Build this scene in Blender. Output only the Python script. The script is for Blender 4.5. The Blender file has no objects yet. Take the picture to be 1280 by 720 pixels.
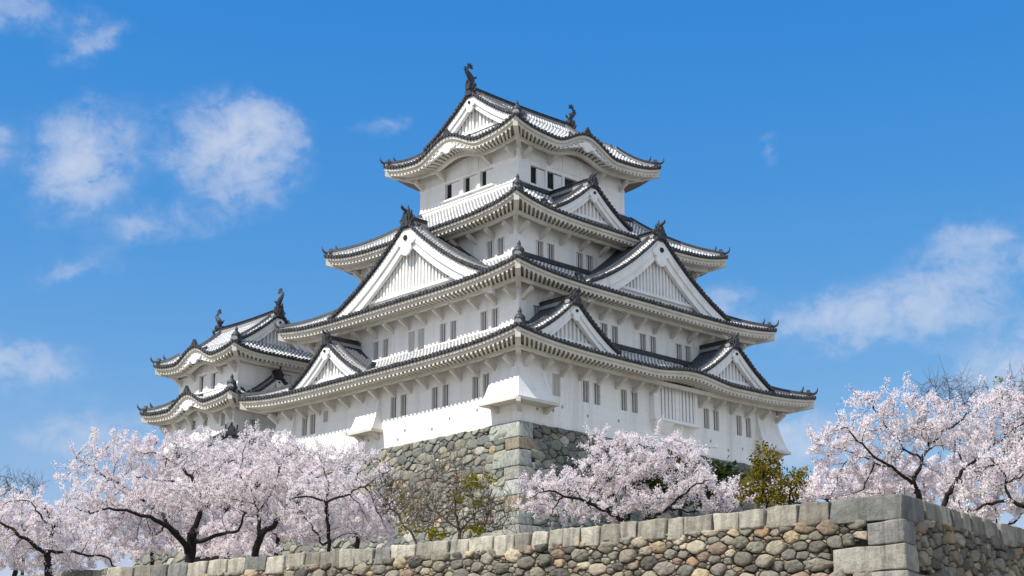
import bpy, math, random
import numpy as np

R = math.radians
PI = math.pi
rng = random.Random(7)
npr = np.random.default_rng(11)
sc = bpy.context.scene
COL = sc.collection

# ------------------------------------------------------------------ camera, world, sun, exposure
CAM = np.array([-78.738, -80.627, 1.6])
YAW, PIT, FPX = R(46.2137), R(16.3372), 1981.9
cam = bpy.data.cameras.new('camera')
co = bpy.data.objects.new('camera', cam)
COL.objects.link(co)
co.location = CAM
co.rotation_euler = (PI / 2 + PIT, 0, YAW - PI / 2)
cam.sensor_width = 36
cam.lens = FPX / 1280 * 36
cam.clip_start = .2
cam.clip_end = 20000
sc.camera = co

SUN_EL, SUN_AZ = R(52), R(169.5)          # azimuth counter-clockwise from +X
sd = np.array([math.cos(SUN_EL) * math.cos(SUN_AZ), math.cos(SUN_EL) * math.sin(SUN_AZ), math.sin(SUN_EL)])
sl = bpy.data.lights.new('sun', 'SUN')
so = bpy.data.objects.new('sun', sl)
COL.objects.link(so)
sl.energy = 4.6
sl.angle = R(.5)
sl.color = (1, .955, .88)
from mathutils import Vector
so.rotation_euler = Vector(sd).to_track_quat('Z', 'Y').to_euler()
so.location = (-60, 0, 90)

sc.view_settings.view_transform = 'Standard'
sc.view_settings.look = 'None'
sc.view_settings.gamma = 1
sc.view_settings.use_curve_mapping = False
sc.view_settings.exposure = .35


def fwd():
    fw = np.array([math.cos(YAW) * math.cos(PIT), math.sin(YAW) * math.cos(PIT), math.sin(PIT)])
    rt = np.array([math.sin(YAW), -math.cos(YAW), 0])
    return fw, rt, np.cross(rt, fw)


FW, RT, UP = fwd()


def ray(x, y):
    return FW + RT * (x - 640) / FPX + UP * (360 - y) / FPX


def at(x, y, d):
    """a point of the place, read off the photograph at a distance d"""
    return CAM + ray(x, y) * d


class NT:
    """tiny node-tree helper"""
    def __init__(s, tree):
        s.t = tree
        tree.nodes.clear()

    def n(s, typ, ins=None, **kw):
        nd = s.t.nodes.new(typ)
        for k, v in kw.items():
            setattr(nd, k, v)
        for k, v in (ins or {}).items():
            if isinstance(v, tuple) and len(v) == 2 and hasattr(v[0], 'outputs'):
                s.t.links.new(v[0].outputs[v[1]], nd.inputs[k])
            elif hasattr(v, 'outputs'):
                s.t.links.new(v.outputs[0], nd.inputs[k])
            else:
                nd.inputs[k].default_value = v
        return nd

    def m(s, op, a, b=0., c=0.):
        return s.n('ShaderNodeMath', {0: a, 1: b, 2: c}, operation=op)

    def ramp(s, fac, stops):
        nd = s.n('ShaderNodeValToRGB', {0: fac})
        el = nd.color_ramp.elements
        while len(el) < len(stops):
            el.new(.5)
        for e, (p, c) in zip(el, stops):
            e.position = p
            e.color = (*c, 1) if len(c) == 3 else c
        return nd

    def mix(s, fac, a, b, mode='MIX'):
        return s.n('ShaderNodeMixRGB', {0: fac, 1: a, 2: b}, blend_type=mode)


def c4(c):
    return (c[0], c[1], c[2], 1)


w = bpy.data.worlds.new('World')
sc.world = w
w.use_nodes = True
T = NT(w.node_tree)
sky = T.n('ShaderNodeTexSky', sky_type='NISHITA', sun_disc=False, sun_elevation=SUN_EL,
          sun_rotation=PI / 2 - SUN_AZ, altitude=100, air_density=1., dust_density=.25, ozone_density=2.0)
tc = T.n('ShaderNodeTexCoord')
sep = T.n('ShaderNodeSeparateXYZ', {0: (tc, 'Generated')})
az = T.m('MULTIPLY', T.m('ARCTAN2', (sep, 'Y'), (sep, 'X')), 180 / PI)
el = T.m('MULTIPLY', T.m('ARCSINE', (sep, 'Z')), 180 / PI)
ang = T.n('ShaderNodeCombineXYZ', {0: az, 1: T.m('MULTIPLY', el, 1.25), 2: 0.})
warp = T.n('ShaderNodeTexNoise', {'Vector': ang, 'Scale': .5, 'Detail': 5., 'Roughness': .6})
wv = T.n('ShaderNodeVectorMath', {0: T.n('ShaderNodeVectorMath', {0: (warp, 'Color'), 1: (.5, .5, .5)}, operation='SUBTRACT'),
                                  1: (3.2, 2.6, 0)}, operation='MULTIPLY')
ang2 = T.n('ShaderNodeVectorMath', {0: ang, 1: wv}, operation='ADD')
sp2 = T.n('ShaderNodeSeparateXYZ', {0: ang2})
CLOUDS = [  # azimuth, elevation, half width, half height (degrees), strength, slope
    (62.3, 20.1, 1.55, 1.6, 1.0, -.25), (57.0, 20.9, 1.9, 1.4, 1.1, .1), (55.4, 21.7, 1.2, .8, .55, .3), (62.4, 24.4, 1.0, .7, .42, -.4), (65.4, 25.1, 1.5, .8, .5, 0),
    (64.3, 13.0, 1.9, .75, .85, 0), (34.6, 14.8, 2.0, .8, .52, -.05), (32.4, 15.2, 2.4, .9, .48, -.12), (29.4, 16.2, 2.6, 1.1, .48, -.1), (30.6, 14.6, 1.8, .7, .36, 0), (29.2, 17.6, 1.6, .5, .4, -.2),
    (28.2, 12.6, 2.0, 1.0, .8, -.1), (36.6, 10.6, 2.6, 1.0, .75, 0), (61.2, 10.6, 2.6, 1.0, .5, 0), (60.3, 18.0, 1.3, .55, .36, -.5),
    (62.4, 16.4, 1.3, .4, .36, -.2), (51.0, 22.1, 1.0, .4, .3, -.2), (36.4, 21.1, .4, .5, .3, -.5), (65.6, 20.6, .8, 1.0, .4, 0),
    (38.4, 15.4, 1.0, .7, .5, 0), (58.0, 18.3, 1.5, .5, .28, -.3), (22, 14, 4, 1.5, .8, 0), (72, 18, 3, 1.5, .8, 0), (75, 11, 5, 1.2, .8, 0), (15, 20, 4, 2, .7, 0)]
tot = None
for a0, e0, hw, hh, st, slp in CLOUDS:
    dx = T.m('SUBTRACT', (sp2, 'X'), a0)
    dy = T.m('SUBTRACT', T.m('SUBTRACT', (sp2, 'Y'), e0 * 1.25), T.m('MULTIPLY', dx, slp))
    q = T.m('ADD', T.m('POWER', T.m('MULTIPLY', dx, 1 / hw), 2.), T.m('POWER', T.m('MULTIPLY', dy, 1 / (hh * 1.25)), 2.))
    g = T.m('MULTIPLY', T.m('EXPONENT', T.m('MULTIPLY', q, -.9)), st)
    tot = g if tot is None else T.m('ADD', tot, g)
det = T.n('ShaderNodeTexNoise', {'Vector': ang, 'Scale': .85, 'Detail': 12., 'Roughness': .60, 'Lacunarity': 2.1, 'Distortion': .35})
den = T.m('MULTIPLY', tot, T.m('ADD', T.m('MULTIPLY', T.m('SUBTRACT', det, .5), 3.0), .95))
dn = T.m('MAXIMUM', T.m('SUBTRACT', den, .05), 0.)
mask = T.m('MULTIPLY', T.m('SUBTRACT', 1., T.m('EXPONENT', T.m('MULTIPLY', T.m('MULTIPLY', dn, T.m('MINIMUM', T.m('ADD', T.m('MULTIPLY', dn, 2.2), .25), 1.)), -1.25))), .93)
hsv = T.n('ShaderNodeHueSaturation', {'Hue': .5, 'Saturation': 1.42, 'Value': 1.32, 'Color': sky})
hs = T.n('ShaderNodeSeparateColor', {0: hsv})
air = T.n('ShaderNodeCombineColor', {0: (hs, 0), 1: T.m('MULTIPLY', T.m('POWER', (hs, 1), .70), 1.11), 2: T.m('MULTIPLY', T.m('POWER', (hs, 2), .24), 3.08)})
cloudcol = T.ramp(mask, [(0, (3.9, 4.2, 5.3)), (1, (4.3, 4.75, 5.5))])
mixc = T.mix((mask, 0), (air, 0), (cloudcol, 0))
# bright cloud added to the unseen sky behind the camera, fill for shaded walls
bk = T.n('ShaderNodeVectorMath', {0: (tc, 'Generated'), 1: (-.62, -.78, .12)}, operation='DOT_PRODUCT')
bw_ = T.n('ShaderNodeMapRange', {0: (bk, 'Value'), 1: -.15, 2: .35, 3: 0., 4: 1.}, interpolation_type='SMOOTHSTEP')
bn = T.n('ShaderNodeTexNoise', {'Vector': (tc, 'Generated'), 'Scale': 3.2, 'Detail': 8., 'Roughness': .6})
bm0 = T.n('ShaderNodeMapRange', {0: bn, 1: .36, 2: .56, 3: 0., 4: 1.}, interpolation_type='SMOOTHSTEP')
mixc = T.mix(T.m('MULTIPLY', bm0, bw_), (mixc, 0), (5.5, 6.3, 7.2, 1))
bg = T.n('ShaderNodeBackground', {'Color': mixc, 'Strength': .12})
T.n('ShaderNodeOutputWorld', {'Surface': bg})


# ------------------------------------------------------------------ materials
def mat(name, build):
    m = bpy.data.materials.new(name)
    m.use_nodes = True
    t = NT(m.node_tree)
    col, rough, bump, extra = build(t)
    ins = {'Base Color': col, 'Roughness': rough, 'Specular IOR Level': .3}
    ins.update(extra or {})
    if bump is not None:
        b = t.n('ShaderNodeBump', {'Height': bump[0], 'Strength': bump[1], 'Distance': bump[2]})
        ins['Normal'] = b
    p = t.n('ShaderNodeBsdfPrincipled', ins)
    t.n('ShaderNodeOutputMaterial', {'Surface': p})
    return m


def obj_noise(t, scale, detail=4., rough=.55, stretch=None):
    tcn = t.n('ShaderNodeTexCoord')
    v = (tcn, 'Object')
    if stretch:
        v = t.n('ShaderNodeVectorMath', {0: v, 1: stretch}, operation='MULTIPLY')
    return t.n('ShaderNodeTexNoise', {'Vector': v, 'Scale': scale, 'Detail': detail, 'Roughness': rough})


def plaster_mat(name, hi, lo, streak):
    def b(t):
        n1 = obj_noise(t, .35, 6., .6)
        n2 = obj_noise(t, 1.0, 6., .7, (1.3, 1.3, .10))
        n3 = obj_noise(t, 9., 4.)
        n4 = obj_noise(t, 1.7, 7., .72)
        f = t.n('ShaderNodeMapRange', {0: n1, 1: .35, 2: .7, 3: 0., 4: .6})
        c = t.mix(f, c4(hi), c4(lo))
        f2 = t.n('ShaderNodeMapRange', {0: n2, 1: .50, 2: .78, 3: 0., 4: streak})
        c = t.mix(f2, c, (.33, .32, .29, 1))
        f4 = t.n('ShaderNodeMapRange', {0: n4, 1: .56, 2: .76, 3: 0., 4: streak * .9})
        c = t.mix(f4, c, (.42, .405, .36, 1))
        # board-wide courses left by re-plastering
        tcn = t.n('ShaderNodeTexCoord')
        z = t.n('ShaderNodeSeparateXYZ', {0: (tcn, 'Object')})
        g = t.m('FRACT', t.m('MULTIPLY', (z, 'Z'), 1 / .62))
        ln = t.m('LESS_THAN', g, .05)
        c = t.mix(t.m('MULTIPLY', ln, .16), c, (.42, .41, .38, 1))
        return c, .9, (t.m('ADD', n3, t.m('MULTIPLY', n4, .8)), .35, .025), None
    return mat(name, b)


M = {}
M['plaster'] = plaster_mat('white_plaster', (.84, .83, .805), (.75, .735, .70), .42)
M['soffit'] = plaster_mat('grimy_shaded_soffit_plaster', (.24, .205, .16), (.15, .125, .095), .5)  # grime plus under-eave shade, both put into this dark colour
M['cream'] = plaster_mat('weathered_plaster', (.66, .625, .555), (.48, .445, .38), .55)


def tile_mat(name, a, b_, joint, jamt):
    def b(t):
        uv = t.n('ShaderNodeUVMap', uv_map='UVMap')
        s = t.n('ShaderNodeSeparateXYZ', {0: uv})
        fr = t.m('FRACT', t.m('MULTIPLY', (s, 'Y'), 1 / .34))
        j = t.m('GREATER_THAN', fr, 1 - jamt)
        n = obj_noise(t, 3.1, 5., .7)
        n2 = obj_noise(t, .5, 4., .6)
        wn = t.n('ShaderNodeTexWhiteNoise', {'Vector': t.n('ShaderNodeVectorMath', {0: t.n('ShaderNodeVectorMath', {0: uv, 1: (1, 1 / .34, 1)}, operation='MULTIPLY')}, operation='FLOOR')}, noise_dimensions='2D')
        base = t.mix(t.m('ADD', t.m('MULTIPLY', n, .6), t.m('MULTIPLY', wn, .4)), c4(a), c4(b_))
        jn = t.m('MULTIPLY', j, t.n('ShaderNodeMapRange', {0: n2, 1: .3, 2: .6, 3: .55, 4: 1.}))
        c = t.mix(jn, base, c4(joint))
        return c, .62, (n, .3, .02), None
    return mat(name, b)


M['rib'] = tile_mat('plastered_round_tile', (.15, .155, .165), (.34, .34, .345), (.74, .735, .71), .40)
M['valley'] = tile_mat('flat_grey_tile', (.07, .072, .08), (.17, .172, .18), (.42, .42, .41), .16)
M['ribdark'] = tile_mat('dark_round_tile', (.03, .036, .045), (.075, .085, .10), (.16, .17, .18), .12)
M['rake'] = tile_mat('rake_tile', (.10, .10, .105), (.26, .26, .26), (.74, .73, .70), .45)


def dark_b(t):
    n = obj_noise(t, 4., 5., .65)
    return t.ramp(n, [(.3, (.018, .019, .022)), (.7, (.06, .062, .068))]), .5, (n, .4, .02), None


M['tend'] = mat('weathered_tile_end', lambda t: (t.ramp(obj_noise(t, 5., 4., .7), [(.3, (.022, .023, .027)), (.55, (.055, .057, .062)), (.76, (.17, .17, .17))]), .7, None, None))
M['dark'] = mat('fired_black_tile', dark_b)


def shade_b(t):
    n = obj_noise(t, 3., 3.)
    return t.ramp(n, [(.3, (.012, .012, .012)), (.7, (.03, .029, .027))]), .8, None, None


M['void'] = mat('dark_room', shade_b)


def shutter_b(t):
    n = obj_noise(t, 2.5, 5., .6, (3, 3, .3))
    return t.ramp(n, [(.3, (.42, .40, .37)), (.7, (.56, .54, .50))]), .8, None, None


M['shutter'] = mat('grey_shutter', shutter_b)


def stone_b(streaky):
    def b(t):
        a = t.n('ShaderNodeAttribute', attribute_name='tint')
        n = obj_noise(t, 5., 8., .72)
        n2 = obj_noise(t, 30., 4., .6)
        n4 = obj_noise(t, 1.3, 5., .6)
        f = t.n('ShaderNodeMapRange', {0: n, 1: .25, 2: .75, 3: .55, 4: 1.4})
        c = t.mix(1., (a, 'Color'), t.n('ShaderNodeCombineXYZ', {0: f, 1: f, 2: f}), 'MULTIPLY')
        lich = t.n('ShaderNodeMapRange', {0: n4, 1: .56, 2: .72, 3: 0., 4: .45})
        c = t.mix(lich, c, (.10, .105, .075, 1))
        h = t.m('ADD', n, t.m('MULTIPLY', n2, .35))
        if streaky:
            ns = obj_noise(t, 1., 5., .7, (5.5, 5.5, .35))
            fs = t.n('ShaderNodeMapRange', {0: ns, 1: .46, 2: .68, 3: 0., 4: .62})
            c = t.mix(fs, c, (.062, .058, .052, 1))
            nl = obj_noise(t, 1., 5., .7, (7.5, 7.5, .3))
            fl = t.n('ShaderNodeMapRange', {0: nl, 1: .58, 2: .74, 3: 0., 4: .4})
            c = t.mix(fl, c, (.42, .40, .35, 1))
        sp = t.n('ShaderNodeMapRange', {0: n2, 1: .62, 2: .75, 3: 0., 4: .35})
        c = t.mix(sp, c, (.07, .07, .06, 1))
        return c, .93, (h, .9, .06), None
    return b


M['stone'] = mat('field_stone', stone_b(False))
M['ashlar'] = mat('dressed_stone', stone_b(True))


def gap_b(t):
    n = obj_noise(t, 6., 4.)
    return t.ramp(n, [(.3, (.022, .019, .015)), (.7, (.07, .06, .045))]), 1., None, None


M['gap'] = mat('packed_earth', gap_b)


def bark_b(t):
    n = obj_noise(t, 9., 6., .7)
    return t.ramp(n, [(.3, (.008, .006, .006)), (.75, (.034, .026, .024))]), .9, (n, .8, .03), None


M['bark'] = mat('cherry_bark', bark_b)


def twig_b(t):
    n = obj_noise(t, 4., 3.)
    return t.ramp(n, [(.3, (.085, .062, .05)), (.7, (.18, .135, .105))]), .9, None, None


M['twig'] = mat('bare_twig', twig_b)


def leafy(name, stops, transl, tmix):
    m = bpy.data.materials.new(name)
    m.use_nodes = True
    t = NT(m.node_tree)
    g = t.n('ShaderNodeNewGeometry')
    c = t.ramp((g, 'Random Per Island'), stops)
    d = t.n('ShaderNodeBsdfDiffuse', {'Color': c, 'Roughness': .5})
    tr = t.n('ShaderNodeBsdfTranslucent', {'Color': t.mix(1., c, c4(transl), 'MULTIPLY')})
    mx = t.n('ShaderNodeMixShader', {0: tmix, 1: d, 2: tr})
    t.n('ShaderNodeOutputMaterial', {'Surface': mx})
    return m


M['blossom'] = leafy('cherry_petals', [(0., (.81, .70, .71)), (.22, (.90, .835, .84)), (.7, (.93, .89, .89)), (1., (.95, .935, .92))], (1, .965, .965), .48)
M['bud'] = leafy('bronze_young_leaves', [(0., (.16, .075, .04)), (1., (.28, .19, .06))], (1, 1, .6), .3)
M['spring'] = leafy('spring_leaves', [(0., (.16, .15, .015)), (.5, (.30, .27, .02)), (1., (.42, .36, .05))], (1, 1, .5), .4)
M['conifer'] = leafy('conifer_sprays', [(0., (.04, .045, .010)), (.4, (.13, .12, .015)), (.75, (.28, .22, .022)), (1., (.40, .28, .03))], (1, 1, .5), .3)
M['evergreen'] = leafy('evergreen_leaves', [(0., (.012, .022, .008)), (1., (.05, .07, .02))], (1, 1, .6), .2)


def ground_b(t):
    n = obj_noise(t, .6, 8., .7)
    n2 = obj_noise(t, 8., 5., .7)
    c = t.ramp(n, [(.3, (.08, .085, .04)), (.45, (.22, .205, .175)), (.75, (.32, .30, .26))])
    return t.mix(.3, c, t.ramp(n2, [(.3, (.16, .15, .12)), (.7, (.32, .30, .26))])), 1., (n2, .6, .05), None


M['ground'] = mat('grass_and_earth', ground_b)


# ------------------------------------------------------------------ mesh helpers
class MB:
    def __init__(s):
        s.v, s.f, s.mi, s.uv, s.sm = [], [], [], [], []
        s.tint = None

    def add(s, vs, fs, mi=0, smooth=False, uvs=None):
        o = len(s.v)
        s.v.extend([tuple(map(float, p)) for p in vs])
        for k, f in enumerate(fs):
            s.f.append([o + i for i in f])
            s.mi.append(mi if isinstance(mi, int) else mi[k])
            s.sm.append(smooth)
        s.uv.extend(uvs if uvs is not None else [(0, 0)] * len(vs))

    def build(s, name, mats, parent=None):
        me = bpy.data.meshes.new(name)
        me.from_pydata(s.v, [], s.f)
        for m in (mats if isinstance(mats, (list, tuple)) else [mats]):
            me.materials.append(m)
        me.polygons.foreach_set('material_index', s.mi)
        me.polygons.foreach_set('use_smooth', s.sm)
        ul = me.uv_layers.new(name='UVMap')
        li = np.empty(len(me.loops), dtype=np.int32)
        me.loops.foreach_get('vertex_index', li)
        ul.data.foreach_set('uv', np.array(s.uv, dtype=np.float32)[li].ravel())
        if s.tint is not None:
            at_ = me.attributes.new('tint', 'FLOAT_COLOR', 'POINT')
            at_.data.foreach_set('color', np.array(s.tint, dtype=np.float32).ravel())
        me.update()
        o = bpy.data.objects.new(name, me)
        COL.objects.link(o)
        if parent is not None:
            o.parent = parent
            if parent.type == 'EMPTY':
                o.matrix_parent_inverse = parent.matrix_basis.inverted()
        return o

    # eight corners: bottom four then top four
    def hexa(s, p, mi=0, smooth=False):
        s.add(p, [(0, 3, 2, 1), (4, 5, 6, 7), (0, 1, 5, 4), (1, 2, 6, 5), (2, 3, 7, 6), (3, 0, 4, 7)], mi, smooth)

    def box(s, mp, s0, s1, o0, o1, z0, z1, mi=0):
        s.hexa([mp(s0, o0, z0), mp(s1, o0, z0), mp(s1, o1, z0), mp(s0, o1, z0),
                mp(s0, o0, z1), mp(s1, o0, z1), mp(s1, o1, z1), mp(s0, o1, z1)], mi)

    def bar(s, a, b, wv, hv, mi=0):
        """beam from a to b with half-vectors wv, hv"""
        a, b, wv, hv = map(np.asarray, (a, b, wv, hv))
        s.hexa([a - wv - hv, b - wv - hv, b + wv - hv, a + wv - hv, a - wv + hv, b - wv + hv, b + wv + hv, a + wv + hv], mi)

    def sweep(s, rings, mi=0, closed=True, smooth=False, caps=True):
        n = len(rings[0])
        vs = [p for r in rings for p in r]
        fs, ms = [], []
        rngk = n if closed else n - 1
        for i in range(len(rings) - 1):
            for k in range(rngk):
                a, b = i * n + k, i * n + (k + 1) % n
                fs.append((a, b, b + n, a + n))
                ms.append(mi if isinstance(mi, int) else mi[k])
        if caps and closed:
            fs.append(tuple(range(n))[::-1])
            fs.append(tuple((len(rings) - 1) * n + k for k in range(n)))
            ms += [mi if isinstance(mi, int) else mi[0]] * 2
        s.add(vs, fs, ms, smooth)

    def extrude(s, pts, mp, o0, o1, mi=0):
        """flat outline (s,z) given thickness along o"""
        n = len(pts)
        vs = [mp(a, o0, z) for a, z in pts] + [mp(a, o1, z) for a, z in pts]
        fs = [tuple(range(n)), tuple(range(2 * n - 1, n - 1, -1))] + [(k, (k + 1) % n, n + (k + 1) % n, n + k) for k in range(n)]
        s.add(vs, fs, mi)

    def tube(s, pts, rads, n=8, mi=0, smooth=True, flat=1.):
        pts = [np.asarray(p, float) for p in pts]
        rings = []
        ref = np.array([.3, .2, 1.])
        for i, p in enumerate(pts):
            d = pts[min(i + 1, len(pts) - 1)] - pts[max(i - 1, 0)]
            d = d / (np.linalg.norm(d) + 1e-9)
            a = np.cross(d, ref if abs(d @ ref) < 1.0 else np.array([1., 0, 0]))
            a /= np.linalg.norm(a)
            b = np.cross(d, a)
            rings.append([p + rads[i] * (math.cos(2 * PI * k / n) * a + flat * math.sin(2 * PI * k / n) * b) for k in range(n)])
        s.sweep(rings, mi, True, smooth)


def side_map(side, cx, cy):
    if side == 'R':
        return lambda a, o, z: (cx + a, cy - o, z)
    if side == 'L':
        return lambda a, o, z: (cx - o, cy + a, z)
    if side == 'B':
        return lambda a, o, z: (cx + a, cy + o, z)
    return lambda a, o, z: (cx + o, cy + a, z)


def empty(name, loc, label, cat, group=None):
    o = bpy.data.objects.new(name, None)
    COL.objects.link(o)
    o.location = loc
    o.empty_display_size = .3
    bpy.context.view_layer.update()
    o['label'] = label
    o['category'] = cat
    if group:
        o['group'] = group
    return o


def tag(o, label, cat, group=None):
    o['label'] = label
    o['category'] = cat
    if group:
        o['group'] = group
    return o


FR = [(0, 0), (.2, 0), (.3, .075), (.5, .12), (.7, .075), (.8, 0)]


def ribbed(mb, f, x0, x1, sp, vmin, nv, vlen, mr=0, mv=1, discs=None, md=2, amp=1.):
    """tile surface: f(x,v)->point; round ribs across x; discs: outward vector function for the ends at v=1"""
    n = max(1, int(round((x1 - x0) / sp)))
    sp = (x1 - x0) / n
    xs, hs, isr = [], [], []
    for k in range(n):
        jz = rng.uniform(-.022, .022)
        for q, (fr, h) in enumerate(FR):
            xs.append(x0 + (k + fr) * sp)
            hs.append(h * amp + jz)
            isr.append(1 <= q <= 4)
    xs.append(x1)
    hs.append(0)
    vs, uvs = [], []
    for x, h in zip(xs, hs):
        v0 = vmin(x)
        for j in range(nv + 1):
            v = v0 + (1 - v0) * j / nv
            p = f(x, v)
            vs.append((p[0], p[1], p[2] + h))
            uvs.append((x / sp, v * vlen))
    fs, ms = [], []
    for i in range(len(xs) - 1):
        for j in range(nv):
            a = i * (nv + 1) + j
            fs.append((a, a + 1, a + nv + 2, a + nv + 1))
            ms.append(mr if isr[i] else mv)
    mb.add(vs, fs, ms, True, uvs)
    if discs is not None:
        for k in range(n):
            x = x0 + (k + .5) * sp
            p = np.array(f(x, 1.))
            q = np.array(f(x + sp * .3, 1.)) - np.array(f(x - sp * .3, 1.))
            q /= np.linalg.norm(q)
            ov = np.asarray(discs)
            up = np.array([0, 0, 1.])
            c = p + up * (.035 + rng.uniform(-.02, .02))
            r = .135 * rng.uniform(.88, 1.1)
            ring = [(q * math.cos(t) + up * math.sin(t)) * r for t in [2 * PI * i / 8 for i in range(8)]]
            mb.sweep([[c - ov * .05 + g for g in ring], [c + ov * .10 + g for g in ring]], md, True, False)
        # dark lip between the discs
        m_ = 4 * n
        ra, rb = [], []
        for i in range(m_ + 1):
            x = x0 + (x1 - x0) * i / m_
            p = np.array(f(x, 1.))
            ov = np.asarray(discs)
            ra.append(p + ov * .02 + np.array([0, 0, .03]))
            rb.append(p + ov * .01 + np.array([0, 0, -.12]))
        mb.sweep([ra, rb], md, False, False)


def cosbump(u, h, wd):
    return 0. if abs(u) >= wd else h * (.5 + .5 * math.cos(PI * u / wd))


class Skirt:
    """hip roof ring: outer half sizes A (x), B (y), inner a, b; eave height ze, inner height zi"""
    def __init__(s, cx, cy, A, B, a, b, ze, zi, lift, bumps=None, curve=.35, aw=None, bw=None):
        s.__dict__.update(locals())
        s.bumps = bumps or {}

    def dims(s, side):
        if side in 'RB':
            return s.A, s.B, s.a, s.b, s.aw, s.bw
        return s.B, s.A, s.b, s.a, s.bw, s.aw

    def point(s, side, x, v, dz=0.):
        A, B, a, b, _, _ = s.dims(side)
        half = a + (A - a) * v
        t = min(1., abs(x) / half)
        pr = v * (1 + s.curve) - s.curve * v * v
        z = s.zi + (s.ze - s.zi) * pr + s.lift * t ** 4.5 * v ** 2
        for c, h, wd in s.bumps.get(side, []):
            z += cosbump(x - c, h, wd) * v ** 2.2
        return side_map(side, s.cx, s.cy)(x, b + (B - b) * v, z + dz)

    def edge_z(s, side, t):
        A = s.dims(side)[0]
        z = s.ze + s.lift * abs(t) ** 4.5
        for c, h, wd in s.bumps.get(side, []):
            z += cosbump(t * A - c, h, wd)
        return z

    def tiles(s, name, parent, sides='RLBE'):
        mb = MB()
        for side in sides:
            A, B, a, b, _, _ = s.dims(side)
            mp = side_map(side, 0, 0)
            ov = np.array(mp(0, 1, 0))
            vlen = math.hypot(B - b, s.zi - s.ze)
            ribbed(mb, lambda x, v: s.point(side, x, v), -A, A, .34,
                   lambda x: min(.985, max(0., (abs(x) - a) / (A - a))), 9, vlen, 0, 1, ov, 2)
        return mb.build(name, [M['rib'], M['valley'], M['tend']], parent)

    def eaves(s, parent, vis='RL', fat=1.):
        """white plastered eave board, rafter ends, soffit and beam"""
        mb = MB()
        for side in 'RLBE':
            A, B, a, b, aw, bw = s.dims(side)
            mp = side_map(side, s.cx, s.cy)
            N = 90
            prof = [(.03, -.09), (.05, -.27 * fat), (.18, -.30 * fat), (.20, -.47 * fat), (.32, -.51 * fat)]
            ov = B - bw
            rows = []
            for k in range(N + 1):
                t = -1 + 2 * k / N
                z = s.edge_z(side, t)
                r = [mp(t * (A - i), B - i, z + d) for i, d in prof]
                base = s.ze + s.lift * .5 * abs(t) ** 4.5
                bz = z - s.lift * abs(t) ** 4.5 - s.ze
                r.append(mp(t * (A - ov * .55), B - ov * .55, base - .44 + bz * .55))
                r.append(mp(t * (aw - .05), bw - .05, base - .2 + bz * .12))
                rows.append(r)
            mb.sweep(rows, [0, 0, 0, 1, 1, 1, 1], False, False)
            if side in vis:
                n = int(2 * A / .40)
                for k in range(n):
                    x = -A + (k + .5) * 2 * A / n
                    t = x / A
                    if abs(x) > A - .45:
                        continue
                    z = s.edge_z(side, t) - .50 * fat
                    z2 = s.ze + s.lift * .5 * abs(t) ** 4.5 - .44 + (s.edge_z(side, t) - s.lift * abs(t) ** 4.5 - s.ze) * .55
                    wv = np.array(mp(.085, 0, 0)) - np.array(mp(0, 0, 0))
                    mb.bar(mp(x * (A - .2) / A, B - .2, z - .03), mp(x * (A - ov * .5) / A, B - ov * .5, z2 - .05), wv, np.array([0, 0, .07]), 0)
                # beam carried by the brackets
                rows = []
                for k in range(41):
                    t = -1 + 2 * k / 40
                    i0, i1 = ov * .50, ov * .50 + .24
                    z = s.ze + s.lift * .45 * abs(t) ** 4.5 - .50
                    for c, h, wd in s.bumps.get(side, []):
                        if h > .6:
                            z += cosbump(t * A - c, h, wd) * .5
                    rows.append([mp(t * (A - i0), B - i0, z), mp(t * (A - i0), B - i0, z - .26), mp(t * (A - i1), B - i1, z - .26), mp(t * (A - i1), B - i1, z)])
                mb.sweep(rows, 0, True, False)
        # hip rafter ends at the corners
        for sx in (-1, 1):
            for sy in (-1, 1):
                if sx > 0 and sy > 0:
                    continue
                p0 = np.array([s.cx + sx * (s.A - .12), s.cy + sy * (s.B - .12), s.ze + s.lift - .58 * fat])
                p1 = np.array([s.cx + sx * s.aw, s.cy + sy * s.bw, s.ze - .55])
                wv = np.array([-sy, sx, 0]) * .12
                mb.bar(p0, p1, wv, np.array([0, 0, .17]), 0)
                mb.bar(p0 + [0, 0, .42], p0 + (p1 - p0) * .12 + [0, 0, .42], wv * .9, np.array([0, 0, .26]), 0)
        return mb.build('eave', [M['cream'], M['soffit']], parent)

    def brackets(s, parent, side, n, skip=lambda x: False, drop=.6):
        A, B, a, b, aw, bw = s.dims(side)
        mp = side_map(side, s.cx, s.cy)
        for k in range(n):
            x = -aw + .35 + (2 * aw - .7) * k / (n - 1)
            if skip(x):
                continue
            ov = B - bw
            mb = MB()
            wv = (np.array(mp(.11, 0, 0)) - np.array(mp(0, 0, 0)))
            z1 = s.ze - .72
            for c, h, wd in s.bumps.get(side, []):
                if h > .6:
                    z1 += cosbump(x - c, h, wd) * .5
            p0 = np.array(mp(x, bw - .02, z1 - drop))
            p1 = np.array(mp(x, B - ov * .5 - .1, z1 - .06))
            hv = np.cross((p1 - p0) / np.linalg.norm(p1 - p0), wv / .11) * .14
            mb.bar(p0, p1, wv, hv)
            mb.build('eave_bracket', M['cream'], parent)

    def flashing(s, parent, side):  # dark strip along the line where the roof meets the wall
        A, B, a, b, aw, bw = s.dims(side)
        mb = MB()
        rows = []
        for k in range(25):
            x = a * (-1 + 2 * k / 24)
            p = np.array(s.point(side, x, .05))
            o_ = np.array(side_map(side, 0, 0)(0, 1, 0))
            u = np.array([0, 0, 1.])
            rows.append([p - o_ * .2 - u * .1, p - o_ * .2 + u * .42, p - o_ * .02 + u * .42, p + o_ * .1 + u * .3, p + o_ * .2 + u * .02])
        mb.sweep(rows, 0, True, False)
        mb.build('dark_wall_strip', M['dark'], parent)

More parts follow.
